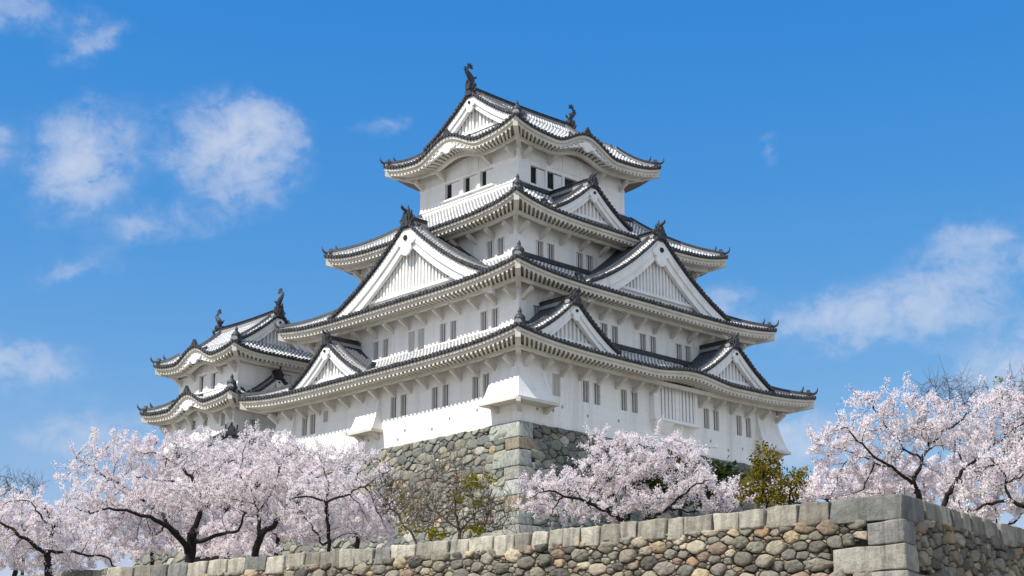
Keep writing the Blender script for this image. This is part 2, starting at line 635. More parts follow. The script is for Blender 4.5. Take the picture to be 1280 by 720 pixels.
    def hips(s, parent, corners):
        for sx, sy, kind in corners:
            mb = MB()
            rows = []
            side = 'R' if sy < 0 else 'B'
            for k in range(13):
                v = .02 + (.96 - .02) * k / 12
                half = s.a + (s.A - s.a) * v
                p = np.array(s.point(side, sx * half, v))
                d = np.array([-sy * (s.B - s.b), sx * (s.A - s.a), 0.])
                d = np.array([sx * (s.A - s.a), sy * (s.B - s.b), 0])
                d /= np.linalg.norm(d)
                n_ = np.array([-d[1], d[0], 0])
                rows.append([p + n_ * a_ + np.array([0, 0, h_]) for a_, h_ in
                             ((-.24, -.05), (-.21, .16), (-.24, .17), (-.21, .29), (-.12, .38), (.12, .38), (.21, .29), (.24, .17), (.21, .16), (.24, -.05))])
            mb.sweep(rows, [1, 0, 0, 0, 0, 0, 0, 0, 1, 0], True, False)
            mb.build('hip_ridge', [M['dark'], M['rib']], parent)
            tip = np.array(s.point(side, sx * s.A * .985, .985)) + np.array([0, 0, .1])
            mb = MB()
            if kind == 'bell':
                prof = [(.02, -.1), (.40, -.08), (.42, .12), (.30, .18), (.36, .30), (.34, .52), (.20, .68), (.10, .76), (.13, .84), (.11, .95), (.03, 1.12)]
                p = tip - d * .42
                mb.sweep([[p + np.array([r * math.cos(2 * PI * k / 12), r * math.sin(2 * PI * k / 12), z]) for k in range(12)] for r, z in prof], 0, True, True)
            else:
                pl = np.array([d[1], -d[0], 0])
                mpp = lambda a_, o_, z_: tuple(tip - d * .35 + pl * a_ + d * o_ + np.array([0, 0, z_]))
                mb.extrude([(-.30, -.1), (.30, -.1), (.33, .2), (.2, .42), (.1, .5), (-.1, .5), (-.2, .42), (-.33, .2)], mpp, -.08, .14)
                pts = [tip + d * q + np.array([0, 0, z]) for q, z in ((-.35, .12), (-.05, .16), (.2, .27), (.33, .45), (.36, .68))]
                mb.tube(pts, [.12, .11, .09, .065, .02], 7)
                pts = [tip + d * q + np.array([0, 0, z]) for q, z in ((-.9, .2), (-.8, .42), (-.68, .6), (-.66, .8))]
                mb.tube(pts, [.12, .10, .07, .02], 6)
            mb.build('corner_finial', M['dark'], parent)


def gprof(t, k):
    return (1 - t) * (1 - k * t)


def gable(parent, mp, c, wd, zb, h, of, ob, k=.38, ends=(1,), orn=1., inset=.75, band=.95, dark=True, name='gable', slat=.36, pend=1., ridge_dark=True, board=.62, ridge_back=None, decor=True):
    """curved gable roof. mp(s,o,z); ends: +1 the face at o=of, -1 the face at o=ob"""
    ap = zb + h
    arc = math.hypot(wd, h)
    zf = lambda t: zb + h * gprof(t, k)
    mpo = lambda s_, o_, z_: mp(c + s_, o_, z_)
    ob_r = ob + (band if -1 in ends else 0)
    mb = MB()
    for sg in (-1, 1):
        ribbed(mb, lambda x, v: mpo(sg * wd * v, x, zf(v)), ob_r, of - band, .285, lambda x: 0., 12, arc, 0, 1, None)
        for e in ends:
            o_in, o_out = (of - band, of) if e > 0 else (ob + band, ob)
            ov = (np.array(mpo(0, e, 0)) - np.array(mpo(0, 0, 0)))
            ribbed(mb, lambda x, v: mpo(sg * wd * x / arc, o_in + (o_out - o_in) * v, zf(x / arc) + .04), .12, arc, .30,
                   lambda x: 0., 3, band, 3, 4, ov, 2)
            rows = []
            for j in range(19):
                t = .02 + .97 * j / 18
                p = np.array(mpo(sg * wd * t, o_in, zf(t) + .02))
                q = (np.array(mpo(0, .17, 0)) - np.array(mpo(0, 0, 0)))
                u = np.array([0, 0, 1.])
                rows.append([p - q, p - q + u * .24, p - q * .6 + u * .37, p + q * .6 + u * .37, p + q + u * .24, p + q])
            mb.sweep(rows, [3, 2, 2, 2, 3, 0], True, False)
            if -1 in ends:
                continue
            # curled end of that ridge
            t = .985
            p = np.array(mpo(sg * wd * t, o_in, zf(t)))
            mpe = lambda a_, o_, z_: tuple(p + (np.array(mpo(a_ * sg, o_, z_)) - np.array(mpo(0, 0, 0))))
            mb.extrude([(-.25, 0), (.22, -.08), (.34, .2), (.3, .52), (.42, .74), (.18, .66), (.02, .5), (-.2, .42)], mpe, -.2, .2, 2)
    mats = [M['ribdark'], M['ribdark'], M['tend'], M['rake'], M['rake']] if dark else [M['rib'], M['valley'], M['tend'], M['rake'], M['rake']]
    root = mb.build(name, mats, parent)
    # main ridge
    mb = MB()
    o0 = ob if -1 in ends else (ridge_back if ridge_back is not None else ob)
    rw, rh = .25, .5 * (1 if orn < 1.3 else 1.25)
    for o_a, o_b in ((o0 + .05, of - .12),):
        rows = []
        for q in range(9):
            o_ = o_a + (o_b - o_a) * q / 8
            sag = -.10 * math.sin(PI * q / 8) if -1 in ends else 0
            rows.append([mpo(a_, o_, ap + z_ + sag) for a_, z_ in ((-rw - .08, -.14), (-rw - .06, .10), (-rw + .02, .11), (-rw + .02, rh - .14), (-rw - .05, rh - .12), (-.12, rh), (.12, rh), (rw + .05, rh - .12), (rw - .02, rh - .14), (rw - .02, .11), (rw + .06, .10), (rw + .08, -.14))])
        mb.sweep(rows, [1, 0, 0, 0, 0, 0, 0, 0, 0, 0, 1, 0], True, False)
    mb.build('ridge', [M['dark'], M['rib']], root)
    for e in ends:
        if e > 0:
            me_ = mpo
        else:
            me_ = lambda s_, o_, z_: mpo(s_, ob + of - o_, z_)
        # barge boards
        mb = MB()
        for (th0, th1, oo0, oo1) in ((.10, .10 + board * .62, of - .34, of - .10), (.10 + board * .5, .10 + board * 1.15, of - .52, of - .22)):
            rows = []
            for sg_t in range(-24, 25):
                t = abs(sg_t) / 24
                sl_ = h * (1 + k - 2 * k * t) / wd
                f_ = math.sqrt(1 + sl_ * sl_) * (1 + .25 * t)
                sg = 1 if sg_t >= 0 else -1
                z = zf(t)
                rows.append([me_(sg * wd * t, oo1, z - th0 * f_), me_(sg * wd * t, oo1, z - th1 * f_), me_(sg * wd * t, oo0, z - th1 * f_), me_(sg * wd * t, oo0, z - th0 * f_)])
            mb.sweep(rows, 0, True, False)
        mb.build('bargeboard', M['plaster'], root)
        # gable wall with its lattice
        mb = MB()
        ow = of - inset
        rows = []
        for q in range(-20, 21):
            t = abs(q) / 20
            rows.append([me_(wd * q / 20, ow, zb - .9), me_(wd * q / 20, ow, zf(t) - .05)])
        mb.sweep(rows, 0, False, False)
        lim = wd * .63
        zs = zb + .13 * h
        mb.box(me_, -lim * 1.12, lim * 1.12, ow - .05, ow + .22, zs - .2, zs, 0)
        n = int(2 * lim / slat)
        for q in range(n + 1):
            x = -lim + 2 * lim * q / n
            t = abs(x) / wd
            sl_ = h * (1 + k - 2 * k * t) / wd
            zt = zf(t) - (.10 + board * 1.0) * math.sqrt(1 + sl_ * sl_)
            if zt > zs + .12:
                mb.box(me_, x - slat * .24, x + slat * .24, ow - .02, ow + .17, zs, zt, 0)
        mb.build('lattice', M['plaster'], root)
        # hanging pendant
        mb = MB()
        ps = .62 * pend
        zt = ap - board * 1.1 - .1
        outl = [(0, .35), (.45, .28), (.62, .0), (.95, -.12), (1.0, -.42), (.72, -.58), (.52, -.62), (.58, -.95), (.36, -1.25), (0, -1.4)]
        outl = [(a_ * ps, zt + z_ * ps) for a_, z_ in outl]
        full = outl + [(-a_, z_) for a_, z_ in outl[-2:0:-1]]
        mb.extrude(full, me_, of - .18, of - .02, 0)
        mb.extrude([(math.cos(PI / 3 * q) * .2 * ps, zt - .1 * ps + math.sin(PI / 3 * q) * .2 * ps) for q in range(6)], me_, of - .05, of + .07, 1)
        mb.build('pendant', [M['plaster'], M['void']], root)
        if not decor:
            continue
        # ridge-end ornament
        mb = MB()
        s_ = orn
        zz = ap - .1
        o_l = [(.62, -.45), (.66, -.05), (.46, .10), (.44, .40), (.50, .62), (.36, .86), (.20, 1.05)]
        o_l = [(a_ * s_ * .8, zz + z_ * s_ * .75) for a_, z_ in o_l]
        mb.extrude(o_l + [(-a_, z_) for a_, z_ in o_l[::-1]], me_, of - .32, of + .02)
        mb.extrude([(a_ * .62, zz + (z_ - zz) * .8 + .06) for a_, z_ in o_l] + [(-a_ * .62, zz + (z_ - zz) * .8 + .06) for a_, z_ in o_l[::-1]], me_, of + .0, of + .12)
        pts = [me_(0, of - .3 + q * s_, zz + z_ * s_) for q, z_ in ((.05, .55), (.22, .80), (.42, .88), (.60, .98), (.66, 1.14))]
        mb.tube(pts, [.13 * s_, .12 * s_, .11 * s_, .10 * s_, .06 * s_], 7)
        for sg in (-1, 1):
            mb.tube([me_(sg * q * s_, of - .15, zz + z_ * s_) for q, z_ in ((.25, .1), (.52, .12), (.66, .3), (.56, .48))], [.13 * s_, .12 * s_, .09 * s_, .03 * s_], 6)
            mb.tube([me_(sg * q * s_, of - .15, zz + z_ * s_) for q, z_ in ((.15, .55), (.34, .62), (.40, .78), (.30, .90))], [.10 * s_, .09 * s_, .06 * s_, .02 * s_], 6)
        mb.tube([me_(0, of - .25 - q * s_, zz + z_ * s_) for q, z_ in ((0, .7), (.02, .95), (-.06, 1.12), (-.02, 1.28))], [.12 * s_, .09 * s_, .06 * s_, .02 * s_], 6)
        mb.build('ridge_ornament', M['dark'], root)
    return root


def shachi(parent, p, d, hgt):
    """black roof-ridge fish: head down on the ridge, tail flung up; d = horizontal way its belly faces"""
    mb = MB()
    p, d = np.asarray(p, float), np.asarray(d, float)
    pl = np.array([-d[1], d[0], 0])
    k = hgt / 2.0
    path = [(.42, .05), (.46, .32), (.34, .62), (.10, .88), (-.12, 1.12), (-.16, 1.38), (-.02, 1.58), (.20, 1.66)]
    rad = [.20, .33, .34, .29, .23, .17, .12, .08]
    rings = []
    for i, (a, z) in enumerate(path):
        a0, z0 = path[max(i - 1, 0)]
        a1, z1 = path[min(i + 1, len(path) - 1)]
        tv = np.array([a1 - a0, z1 - z0])
        tv /= np.linalg.norm(tv)
        n1 = d * (-tv[1]) + np.array([0, 0, tv[0]])
        c = p + (d * a + np.array([0, 0, z])) * k
        rings.append([c + k * rad[i] * (math.cos(2 * PI * q / 10) * n1 + .72 * math.sin(2 * PI * q / 10) * pl) for q in range(10)])
    mb.sweep(rings, 0, True, True)
    mpp = lambda a_, o_, z_: tuple(p + (d * a_ + pl * o_ + np.array([0, 0, z_])) * k)
    mb.extrude([(.02, 1.48), (.22, 1.56), (.50, 1.50), (.62, 1.62), (.44, 1.72), (.58, 1.90), (.36, 1.88), (.26, 2.08), (.12, 1.86), (-.06, 1.98), (-.06, 1.66)], mpp, -.06, .06)
    # dorsal fin with spikes
    fin = []
    for i in range(2, 6):
        a, z = path[i]
        fin.append((a - rad[i] * .75, z + .02))
        fin.append((a - rad[i] * 1.5 - .08, z + .10))
    mb.extrude([(path[1][0] - .2, .3)] + fin + [(path[6][0] - .05, path[6][1]), path[5], path[4], path[3], path[2]], mpp, -.05, .05)
    for sg in (-1, 1):
        mpf = lambda a_, o_, z_: tuple(p + (d * a_ + pl * (o_ + sg * (.2 + .25 * max(0, (.9 - a_)) * 0)) + np.array([0, 0, z_])) * k)
        mb.extrude([(.45, .38), (.70, .52), (.86, .80), (.62, .72), (.40, .62)], mpf, -.03 + sg * .08, .03 + sg * .08)
    # pedestal on the ridge
    mb.hexa([mpp(a_, o_, z_) for z_ in (-.55, .12) for a_, o_ in ((-.05, -.3), (.78, -.3), (.78, .3), (-.05, .3))])
    mb.build('roof_fish_ornament', M['dark'], parent)


def wall_side(mb, mp, half, out, z0, z1, holes, depth=.3, half0=None, out0=None):
    """one wall face with real openings; the reveals go into the wall mesh"""
    half0, out0 = half0 or half, out0 or out
    xs = sorted({-half, half} | {round(v, 4) for h in holes for v in h[:2]})
    zs = sorted({z0, z1} | {round(v, 4) for h in holes for v in h[2:4]})
    for i in range(len(xs) - 1):
        for j in range(len(zs) - 1):
            xm, zm = (xs[i] + xs[i + 1]) / 2, (zs[j] + zs[j + 1]) / 2
            if any(h[0] < xm < h[1] and h[2] < zm < h[3] for h in holes):
                continue
            mb.add([mp(xs[i], out, zs[j]), mp(xs[i + 1], out, zs[j]), mp(xs[i + 1], out, zs[j + 1]), mp(xs[i], out, zs[j + 1])], [(0, 1, 2, 3)])
    for h in holes:
        a, b, c, d = h[:4]
        q = [(a, c), (b, c), (b, d), (a, d)]
        for k in range(4):
            (x0, y0), (x1, y1) = q[k], q[(k + 1) % 4]
            mb.add([mp(x0, out, y0), mp(x1, out, y1), mp(x1, out - depth, y1), mp(x0, out - depth, y0)], [(0, 1, 2, 3)])


def window(parent, mp, out, hole, kind, depth=.3):
    a, b, c, d = hole[:4]
    mb = MB()
    if kind == 'hole':
        mb.box(mp, a, b, out - depth - .05, out - depth, c, d, 0)
        mb.build('loophole', [M['void'], M['plaster'], M['shutter']], parent)
        return
    if kind == 'shut':
        mb.box(mp, a, b, out - .18, out - .13, c, d, 2)
        mb.box(mp, a + (b - a) * .47, a + (b - a) * .53, out - .13, out - .11, c, d, 2)
    elif kind == 'bars':
        mb.box(mp, a, b, out - depth - .05, out - depth, c, d, 0)
        wd = b - a
        for q in (.34, .70):
            mb.box(mp, a + wd * q - .06, a + wd * q + .06, out - .22, out - .14, c, d, 1 if q < .5 else 2)
    elif kind == 'slide':
        mb.box(mp, a, b, out - depth - .05, out - depth, c, d, 0)
        mb.box(mp, a + (b - a) * hole[5], a + (b - a) * hole[6], out - .2, out - .12, c + .02, d - .06, 1)
    mb.build('window', [M['void'], M['plaster'], M['shutter']], parent)


def storey(parent, cx, cy, hx, hy, z0, z1, wins, name='storey_wall'):
    """wins: {side: [(x, z, w, h, kind, ...)]} openings by centre"""
    mb = MB()
    todo = []
    for side in 'RLBE':
        half, out = (hx, hy) if side in 'RB' else (hy, hx)
        mp = side_map(side, cx, cy)
        holes = []
        for wv in wins.get(side, []):
            x, z, ww, hh, kind = wv[:5]
            holes.append((x - ww / 2, x + ww / 2, z - hh / 2, z + hh / 2, kind) + tuple(wv[5:]))
        wall_side(mb, mp, half, out, z0, z1, holes, .26)
        todo += [(mp, out, hole) for hole in holes]
    root = mb.build(name, M['plaster'], parent)
    for mp, out, hole in todo:
        window(root, mp, out, hole, hole[4], .26)
    return root


def drop_bay(parent, mp, s0, s1, out, ztop, zbot, flare, spread=.25, ends=(1, 1)):
    """flared stone-drop bay hanging on a wall"""
    mb = MB()
    rows = []
    for k in range(9):
        t = k / 8
        z = ztop + (zbot - ztop) * t
        o = out + .04 + flare * t ** 1.7
        e0, e1 = s0 - spread * t ** 1.7 * ends[0], s1 + spread * t ** 1.7 * ends[1]
        rows.append([mp(e0, out - .1, z), mp(e0, o, z), mp(e1, o, z), mp(e1, out - .1, z)])
    mb.sweep(rows, 0, True, False)
    f = out + flare + .14
    mb.box(mp, s0 - spread - .10, s1 + spread + .10, out - .1, f, zbot - .19, zbot - .003, 1)
    for x in (s0 + .2, s1 - .2):
        mb.hexa([mp(x - .15, out - .05, zbot - .65), mp(x + .15, out - .05, zbot - .65), mp(x + .15, out + .2, zbot - .55), mp(x - .15, out + .2, zbot - .55),
                 mp(x - .15, out - .05, zbot - .2), mp(x + .15, out - .05, zbot - .2), mp(x + .15, f - .2, zbot - .2), mp(x - .15, f - .2, zbot - .2)], 1)
    mb.build('stone_drop_bay', [M['plaster'], M['cream']], parent)


# ------------------------------------------------------------------ terrain
WC = np.array([-54.54, -65.22])                     # corner of the near wall (outer face, top)
WL = np.array([-57.9, -48.5]) - WC
WL /= np.linalg.norm(WL)                            # along its long face
WR = np.array([-49.07, -64.55]) - WC
WR /= np.linalg.norm(WR)                            # along its short face
GT = 6.0                                            # top of the near wall


def terrace_z(x, y):
    d = math.hypot(max(0, abs(x + 2) - 14), max(0, abs(y - 8) - 20))
    return 5.55 + 3.4 * min(1., max(0., 1 - (d - 6) / 34))


gm = MB()
G = [-6000, -1500, -400, -160, -100, -60, -30, 0, 30, 60, 120, 400, 1500, 6000]
gm.add([(x, y, 0) for y in G for x in G], [(j * 14 + i, j * 14 + i + 1, (j + 1) * 14 + i + 1, (j + 1) * 14 + i) for j in range(13) for i in range(13)])
go = gm.build('ground', M['ground'])
go['kind'] = 'structure'
# terrace behind the wall, and the grassy bank at its foot
tm = MB()
n = 46
ts = [.35 + 120 * (k / n) ** 1.4 for k in range(n + 1)]
vs = []
for i in range(n + 1):
    for j in range(n + 1):
        p = WC + WL * ts[i] + WR * ts[j]
        vs.append((p[0], p[1], terrace_z(p[0], p[1]) + (.12 * math.sin(p[0] * 1.3) * math.cos(p[1] * 1.1) if min(i, j) > 3 else -.05)))
tm.add(vs, [(i * (n + 1) + j, i * (n + 1) + j + 1, (i + 1) * (n + 1) + j + 1, (i + 1) * (n + 1) + j) for i in range(n) for j in range(n)], 0, True)
o = tm.build('terrace', M['ground'])
o['kind'] = 'structure'
bm_ = MB()
BZ = 1.9
for d1 in (0, 1):
    u, nrm = (WL, -WR) if d1 == 0 else (WR, -WL)
    pa = []
    for s_ in np.linspace(-1.2, 62, 30):
        row = []
        for q, z in ((-.2, BZ), (.9, BZ - .05), (2.5, 1.3), (5, .5), (9, .05), (12, -.1)):
            p = WC + u * s_ + nrm * (q + .45)
            row.append((p[0], p[1], z))
        pa.append(row)
    bm_.sweep(pa, 0, False, True)
pa = []
for k in range(9):
    a = k / 8
    nrm = -WR * (1 - a) - WL * a
    nrm /= np.linalg.norm(nrm)
    pa.append([(*(WC - (WL + WR) * .3 + nrm * (q + .3)), z) for q, z in ((-.6, BZ), (.9, BZ - .03), (2.5, 1.31), (5, .51), (9, .06), (12, -.1))])
bm_.sweep(pa, 0, False, True)
o = bm_.build('bank', M['ground'])
o['kind'] = 'structure'


# ------------------------------------------------------------------ stone walls
def clip(poly, nx, ny, d):
    out = []
    m_ = len(poly)
    for i in range(m_):
        p, q = poly[i], poly[(i + 1) % m_]
        a, b = p[0] * nx + p[1] * ny - d, q[0] * nx + q[1] * ny - d
        if a <= 0:
            out.append(p)
        if (a < 0 < b) or (b < 0 < a):
            t = a / (a - b)
            out.append((p[0] + (q[0] - p[0]) * t, p[1] + (q[1] - p[1]) * t))
    return out


def pack(W, H, sizes, asp, seed, inside, tries, gap=(.004, .034)):
    """stones of mixed size packed on a W x H face: returns outlines"""
    r_ = random.Random(seed)
    pts, cell, grid = [], max(s_[1] for s_ in sizes) * 2, {}
    for (lo, hi, share) in sizes:
        for _ in range(int(tries * share)):
            r = r_.uniform(lo, hi)
            x, y = r_.uniform(0, W / asp), r_.uniform(0, H)
            if not inside(x * asp, y):
                continue
            gx, gy = int(x / cell), int(y / cell)
            ok = True
            for a in (-1, 0, 1):
                for b in (-1, 0, 1):
                    for (px, py, pr) in grid.get((gx + a, gy + b), ()):
                        if (px - x) ** 2 + (py - y) ** 2 < (.80 * (pr + r)) ** 2:
                            ok = False
            if ok:
                pts.append((x, y, r))
                grid.setdefault((gx, gy), []).append((x, y, r))
    arr = np.array(pts)
    res = []
    for i, (x, y, r) in enumerate(pts):
        d2 = (arr[:, 0] - x) ** 2 + (arr[:, 1] - y) ** 2
        nb = np.argsort(d2)[1:22]
        poly = [(-1.5 * r, -1.5 * r), (1.5 * r, -1.5 * r), (1.5 * r, 1.5 * r), (-1.5 * r, 1.5 * r)]
        for k in nb:
            dx, dy, r2 = arr[k, 0] - x, arr[k, 1] - y, arr[k, 2]
            L = math.hypot(dx, dy)
            d = (L * L + r * r - r2 * r2) / (2 * L) - gap[0] - gap[1] * r
            poly = clip(poly, dx / L, dy / L, d)
            if len(poly) < 3:
                break
        x0, x1, y0, y1 = -x + .01, W / asp - x - .01, -y + .01, H - y - .01
        if len(poly) >= 3:
            for nx, ny, d in ((-1, 0, -x0), (1, 0, x1), (0, -1, -y0), (0, 1, y1)):
                poly = clip(poly, nx, ny, d)
                if len(poly) < 3:
                    break
        if len(poly) < 3:
            continue
        poly = [((x + a) * asp, y + b) for a, b in poly]
        res.append((poly, r))
    return res


def stone_mesh(mb, poly, r, mp, thick, col, r_, cuts=(.17, .25), flat=.8):
    """one stone: rounded outline, pillowed face"""
    jit = r * .10
    poly = [(p[0] + r_.uniform(-jit, jit), p[1] + r_.uniform(-jit, jit)) for p in poly]
    for cu in cuts:
        q = []
        for i in range(len(poly)):
            p, p2 = poly[i], poly[(i + 1) % len(poly)]
            q.append((p[0] * (1 - cu) + p2[0] * cu, p[1] * (1 - cu) + p2[1] * cu))
            q.append((p[0] * cu + p2[0] * (1 - cu), p[1] * cu + p2[1] * (1 - cu)))
        poly = q
    # thin out points that sit on top of each other
    q = [poly[0]]
    for p in poly[1:]:
        if math.hypot(p[0] - q[-1][0], p[1] - q[-1][1]) > r * .1:
            q.append(p)
    poly = q
    n = len(poly)
    if n < 4:
        return
    cx = sum(p[0] for p in poly) / n
    cy = sum(p[1] for p in poly) / n
    tx, ty = r_.uniform(-.3, .3), r_.uniform(-.3, .3)
    vs = []
    ph = r_.uniform(0, 6)
    for sc_, dz in ((1.0, -.9), (1.0, .25), (.93, .72), (flat, .90), (flat * .5, 1.0)):
        for i, p in enumerate(poly):
            dx, dy = (p[0] - cx) * sc_, (p[1] - cy) * sc_
            o_ = thick * dz
            if dz > 0:
                o_ += (dx * tx + dy * ty) + thick * r_.uniform(-.14, .14)
            vs.append(mp(cx + dx, cy + dy, o_))
    vs.append(mp(cx, cy, thick * (1.0 + r_.uniform(-.05, .1))))
    fs = []
    for k in range(4):
        for i in range(n):
            a, b = k * n + i, k * n + (i + 1) % n
            fs.append((a, b, b + n, a + n))
    for i in range(n):
        fs.append((4 * n + i, 4 * n + (i + 1) % n, 5 * n))
    mb.add(vs, fs, 0, True)
    mb.tint.extend([(*col, 1)] * len(vs))


NEAR_PAL = [((.235, .225, .20), 32), ((.165, .16, .145), 26), ((.29, .27, .225), 20), ((.36, .30, .215), 8), ((.36, .26, .175), 3), ((.11, .106, .10), 12), ((.25, .20, .165), 9), ((.43, .395, .32), 5)]
KEEP_PAL = [((.235, .235, .20), 34), ((.18, .185, .165), 28), ((.285, .27, .215), 22), ((.34, .285, .18), 6), ((.22, .175, .13), 3), ((.44, .42, .37), 4), ((.14, .145, .135), 12)]


def pick(pal, r_):
    c = r_.choices([p[0] for p in pal], [p[1] for p in pal])[0]
    j = r_.uniform(.82, 1.18)
    return tuple(v * j * r_.uniform(.97, 1.03) * q for v, q in zip(c, (1.06, 1., .9) if pal is NEAR_PAL else (.92, .93, .93)))


def dressed(mb, hexv, r_, col, bev=.035, sub=3):
    """dressed block: bevelled, faces slightly bulged and uneven"""
    P = np.array(hexv)
    t = bpy.data.meshes.new('tmp')
    import bmesh
    b = bmesh.new()
    v = [b.verts.new(p) for p in P]
    for f in [(0, 3, 2, 1), (4, 5, 6, 7), (0, 1, 5, 4), (1, 2, 6, 5), (2, 3, 7, 6), (3, 0, 4, 7)]:
        b.faces.new([v[i] for i in f])
    bmesh.ops.bevel(b, geom=list(b.edges), offset=bev, segments=2, affect='EDGES', profile=.6)
    bmesh.ops.subdivide_edges(b, edges=[e for e in b.edges if e.calc_length() > .18], cuts=sub, use_grid_fill=True)
    b.normal_update()
    ph = [r_.uniform(0, 9) for _ in range(4)]
    for q in b.verts:
        c = q.co
        q.co = c + q.normal * (.016 * math.sin(c.x * 5.1 + ph[0]) * math.cos(c.z * 6.3 + ph[1]) + .014 * math.sin(c.y * 7.7 + ph[2]) + r_.uniform(-.008, .008))
    b.verts.index_update()
    vs = [tuple(q.co) for q in b.verts]
    fs = [[q.index for q in f.verts] for f in b.faces]
    b.free()
    bpy.data.meshes.remove(t)
    mb.add(vs, fs, 0, True)
    if mb.tint is not None:
        mb.tint.extend([(*col, 1)] * len(vs))


def near_wall():
    r_ = random.Random(21)
    root = empty('stone_wall', (WC[0], WC[1], BZ), 'low boundary wall of rounded field stones topped by a row of grey coping blocks', 'stone wall')
    batter = .07
    CH = .40                                        # coping height
    lens = (36., 15.)
    QB = []
    z1 = GT - .46
    for k in range(12):
        h = (.42, .47, .44, .5)[k % 4]
        QB.append((z1 - h, z1, *((.58, .36), (1.25, .34), (.5, .8), (1.1, .4))[k % 4]))
        z1 -= h
    for face, (u, inw) in enumerate(((WL, WR), (WR, WL))):
        def mp(a, z, o_, u=u, inw=inw):
            # a along from corner, z height, o_ out of the face
            p = WC + u * a - inw * (o_ + batter * (GT - z))
            return (p[0], p[1], z)
        mb = MB()
        mb.tint = []
        W, H = lens[face], GT - CH - 2.9
        qz = lambda z: .62 + .28 * math.sin(z * 4)
        far = [(.08, .12, .25)]
        stones = pack(W, H, [(.12, .155, .05), (.085, .115, .25), (.06, .085, .6), (.038, .058, 1.0), (.02, .036, 1.2)], 1.5, 5 + face,
                      lambda a, z, zo=GT - CH - H + .04: a > .15 + max([q[2 + face] for q in QB if q[0] - .1 < z + zo < q[1] + .1] or [.3]), 52000 if face == 0 else 24000)
        # colours stay a stone's own
        for poly, r in stones:
            th = min(.13, .40 * r + .03) * r_.uniform(.75, 1.2)
            zoff = GT - CH - H + .04
            zz = zoff + sum(p[1] for p in poly) / len(poly)
            if zz > GT - CH + .02 and r > .10:
                continue
            stone_mesh(mb, poly, r, lambda a, z, o_: mp(a, z + zoff, o_ - .02), th, pick(NEAR_PAL, r_), r_, (.05, .16), .90)
        mb.build('rubble', M['stone'], root)
        low = pack(W, 2.9 - BZ + .3, [(.2, .28, .3), (.13, .19, .8), (.08, .12, 1.)], 1.5, 77 + face, lambda a, z: a > .6, 7000)
        for poly, r in low:
            stone_mesh(mb, poly, r, lambda a, z, o_: mp(a, z + BZ - .26, o_ - .02), .1, pick(NEAR_PAL, r_), r_, (.05, .16), .89)
        # packed core behind the stones
        cb = MB()
        cb.hexa([mp(-.0, BZ - .4, -.09), mp(W, BZ - .4, -.09), mp(W, BZ - .4, -.8), mp(.0, BZ - .4, -.8),
                 mp(-.0, GT - CH * .6, -.09), mp(W, GT - CH * .6, -.09), mp(W, GT - CH * .6, -.8), mp(.0, GT - CH * .6, -.8)])
        cb.build('wall_core', M['gap'], root)
        # coping blocks
        a = -.0 if face == 0 else .95
        first = True
        while a < W:
            L = r_.uniform(.36, .68) if not first else (1.3 if face == 0 else .7)
            hgt = CH * r_.uniform(.86, 1.06)
            if first and face == 0:
                hgt = CH * 1.12
            sag = -.11 * math.sin(PI * min(1, a / 22.)) if face == 0 else -.05 * min(1, a / 4)
            tp = GT + sag + r_.uniform(-.025, .025)
            bot = tp - hgt
            g0, g1 = r_.uniform(.008, .02), r_.uniform(.008, .02)
            lean = r_.uniform(-.05, .05)
            mb = MB()
            mb.tint = []
            out = .05 + r_.uniform(-.03, .03)
            bk = -.85
            x0, x1 = a + g0, a + L - g1
            if first and face == 0:
                x0 = -out - .02
            dressed(mb, [mp(x0, bot, out), mp(x1, bot, out), mp(x1, bot, bk), mp(x0, bot, bk),
                         mp(x0 + lean * .3, tp, out - .01), mp(x1 + lean, tp, out - .01), mp(x1 + lean, tp, bk), mp(x0 + lean * .3, tp, bk)],
                    r_, (lambda c, j: tuple(v * j for v in c))(r_.choices([(.43, .395, .32), (.235, .21, .17), (.20, .195, .178), (.33, .305, .245)], [(1 + a / 6) * 3, 4, 4, 3])[0] if a > .7 else (.19, .188, .172), r_.uniform(.85, 1.15)), .03, 2)
            mb.build('coping_stone', M['ashlar'], root)
            a += L
            first = False
    # big dressed blocks at the corner, long one way then the other
    for k, (z0, z1, la, lb) in enumerate(QB):
        if z1 < BZ - .3:
            break
        mb = MB()
        mb.tint = []

        def cp(a, b, z):
            e = .045 + batter * (GT - z)
            p = WC + WL * (a - (e if a == 0 else 0)) + WR * (b - (e if b == 0 else 0))
            return (p[0], p[1], z)
        dressed(mb, [cp(0, 0, z0 + .012), cp(0, lb, z0 + .012 - .03), cp(la, lb, z0 - .02), cp(la, 0, z0 - .02),
                     cp(0, 0, z1 - .01), cp(0, lb, z1 - .03), cp(la, lb, z1 - .04), cp(la, 0, z1 - .03)], r_,
                ((.24, .23, .21), (.33, .31, .26), (.29, .275, .245))[k % 3], .03, 2)
        mb.build('corner_stone', M['ashlar'], root)


near_wall()


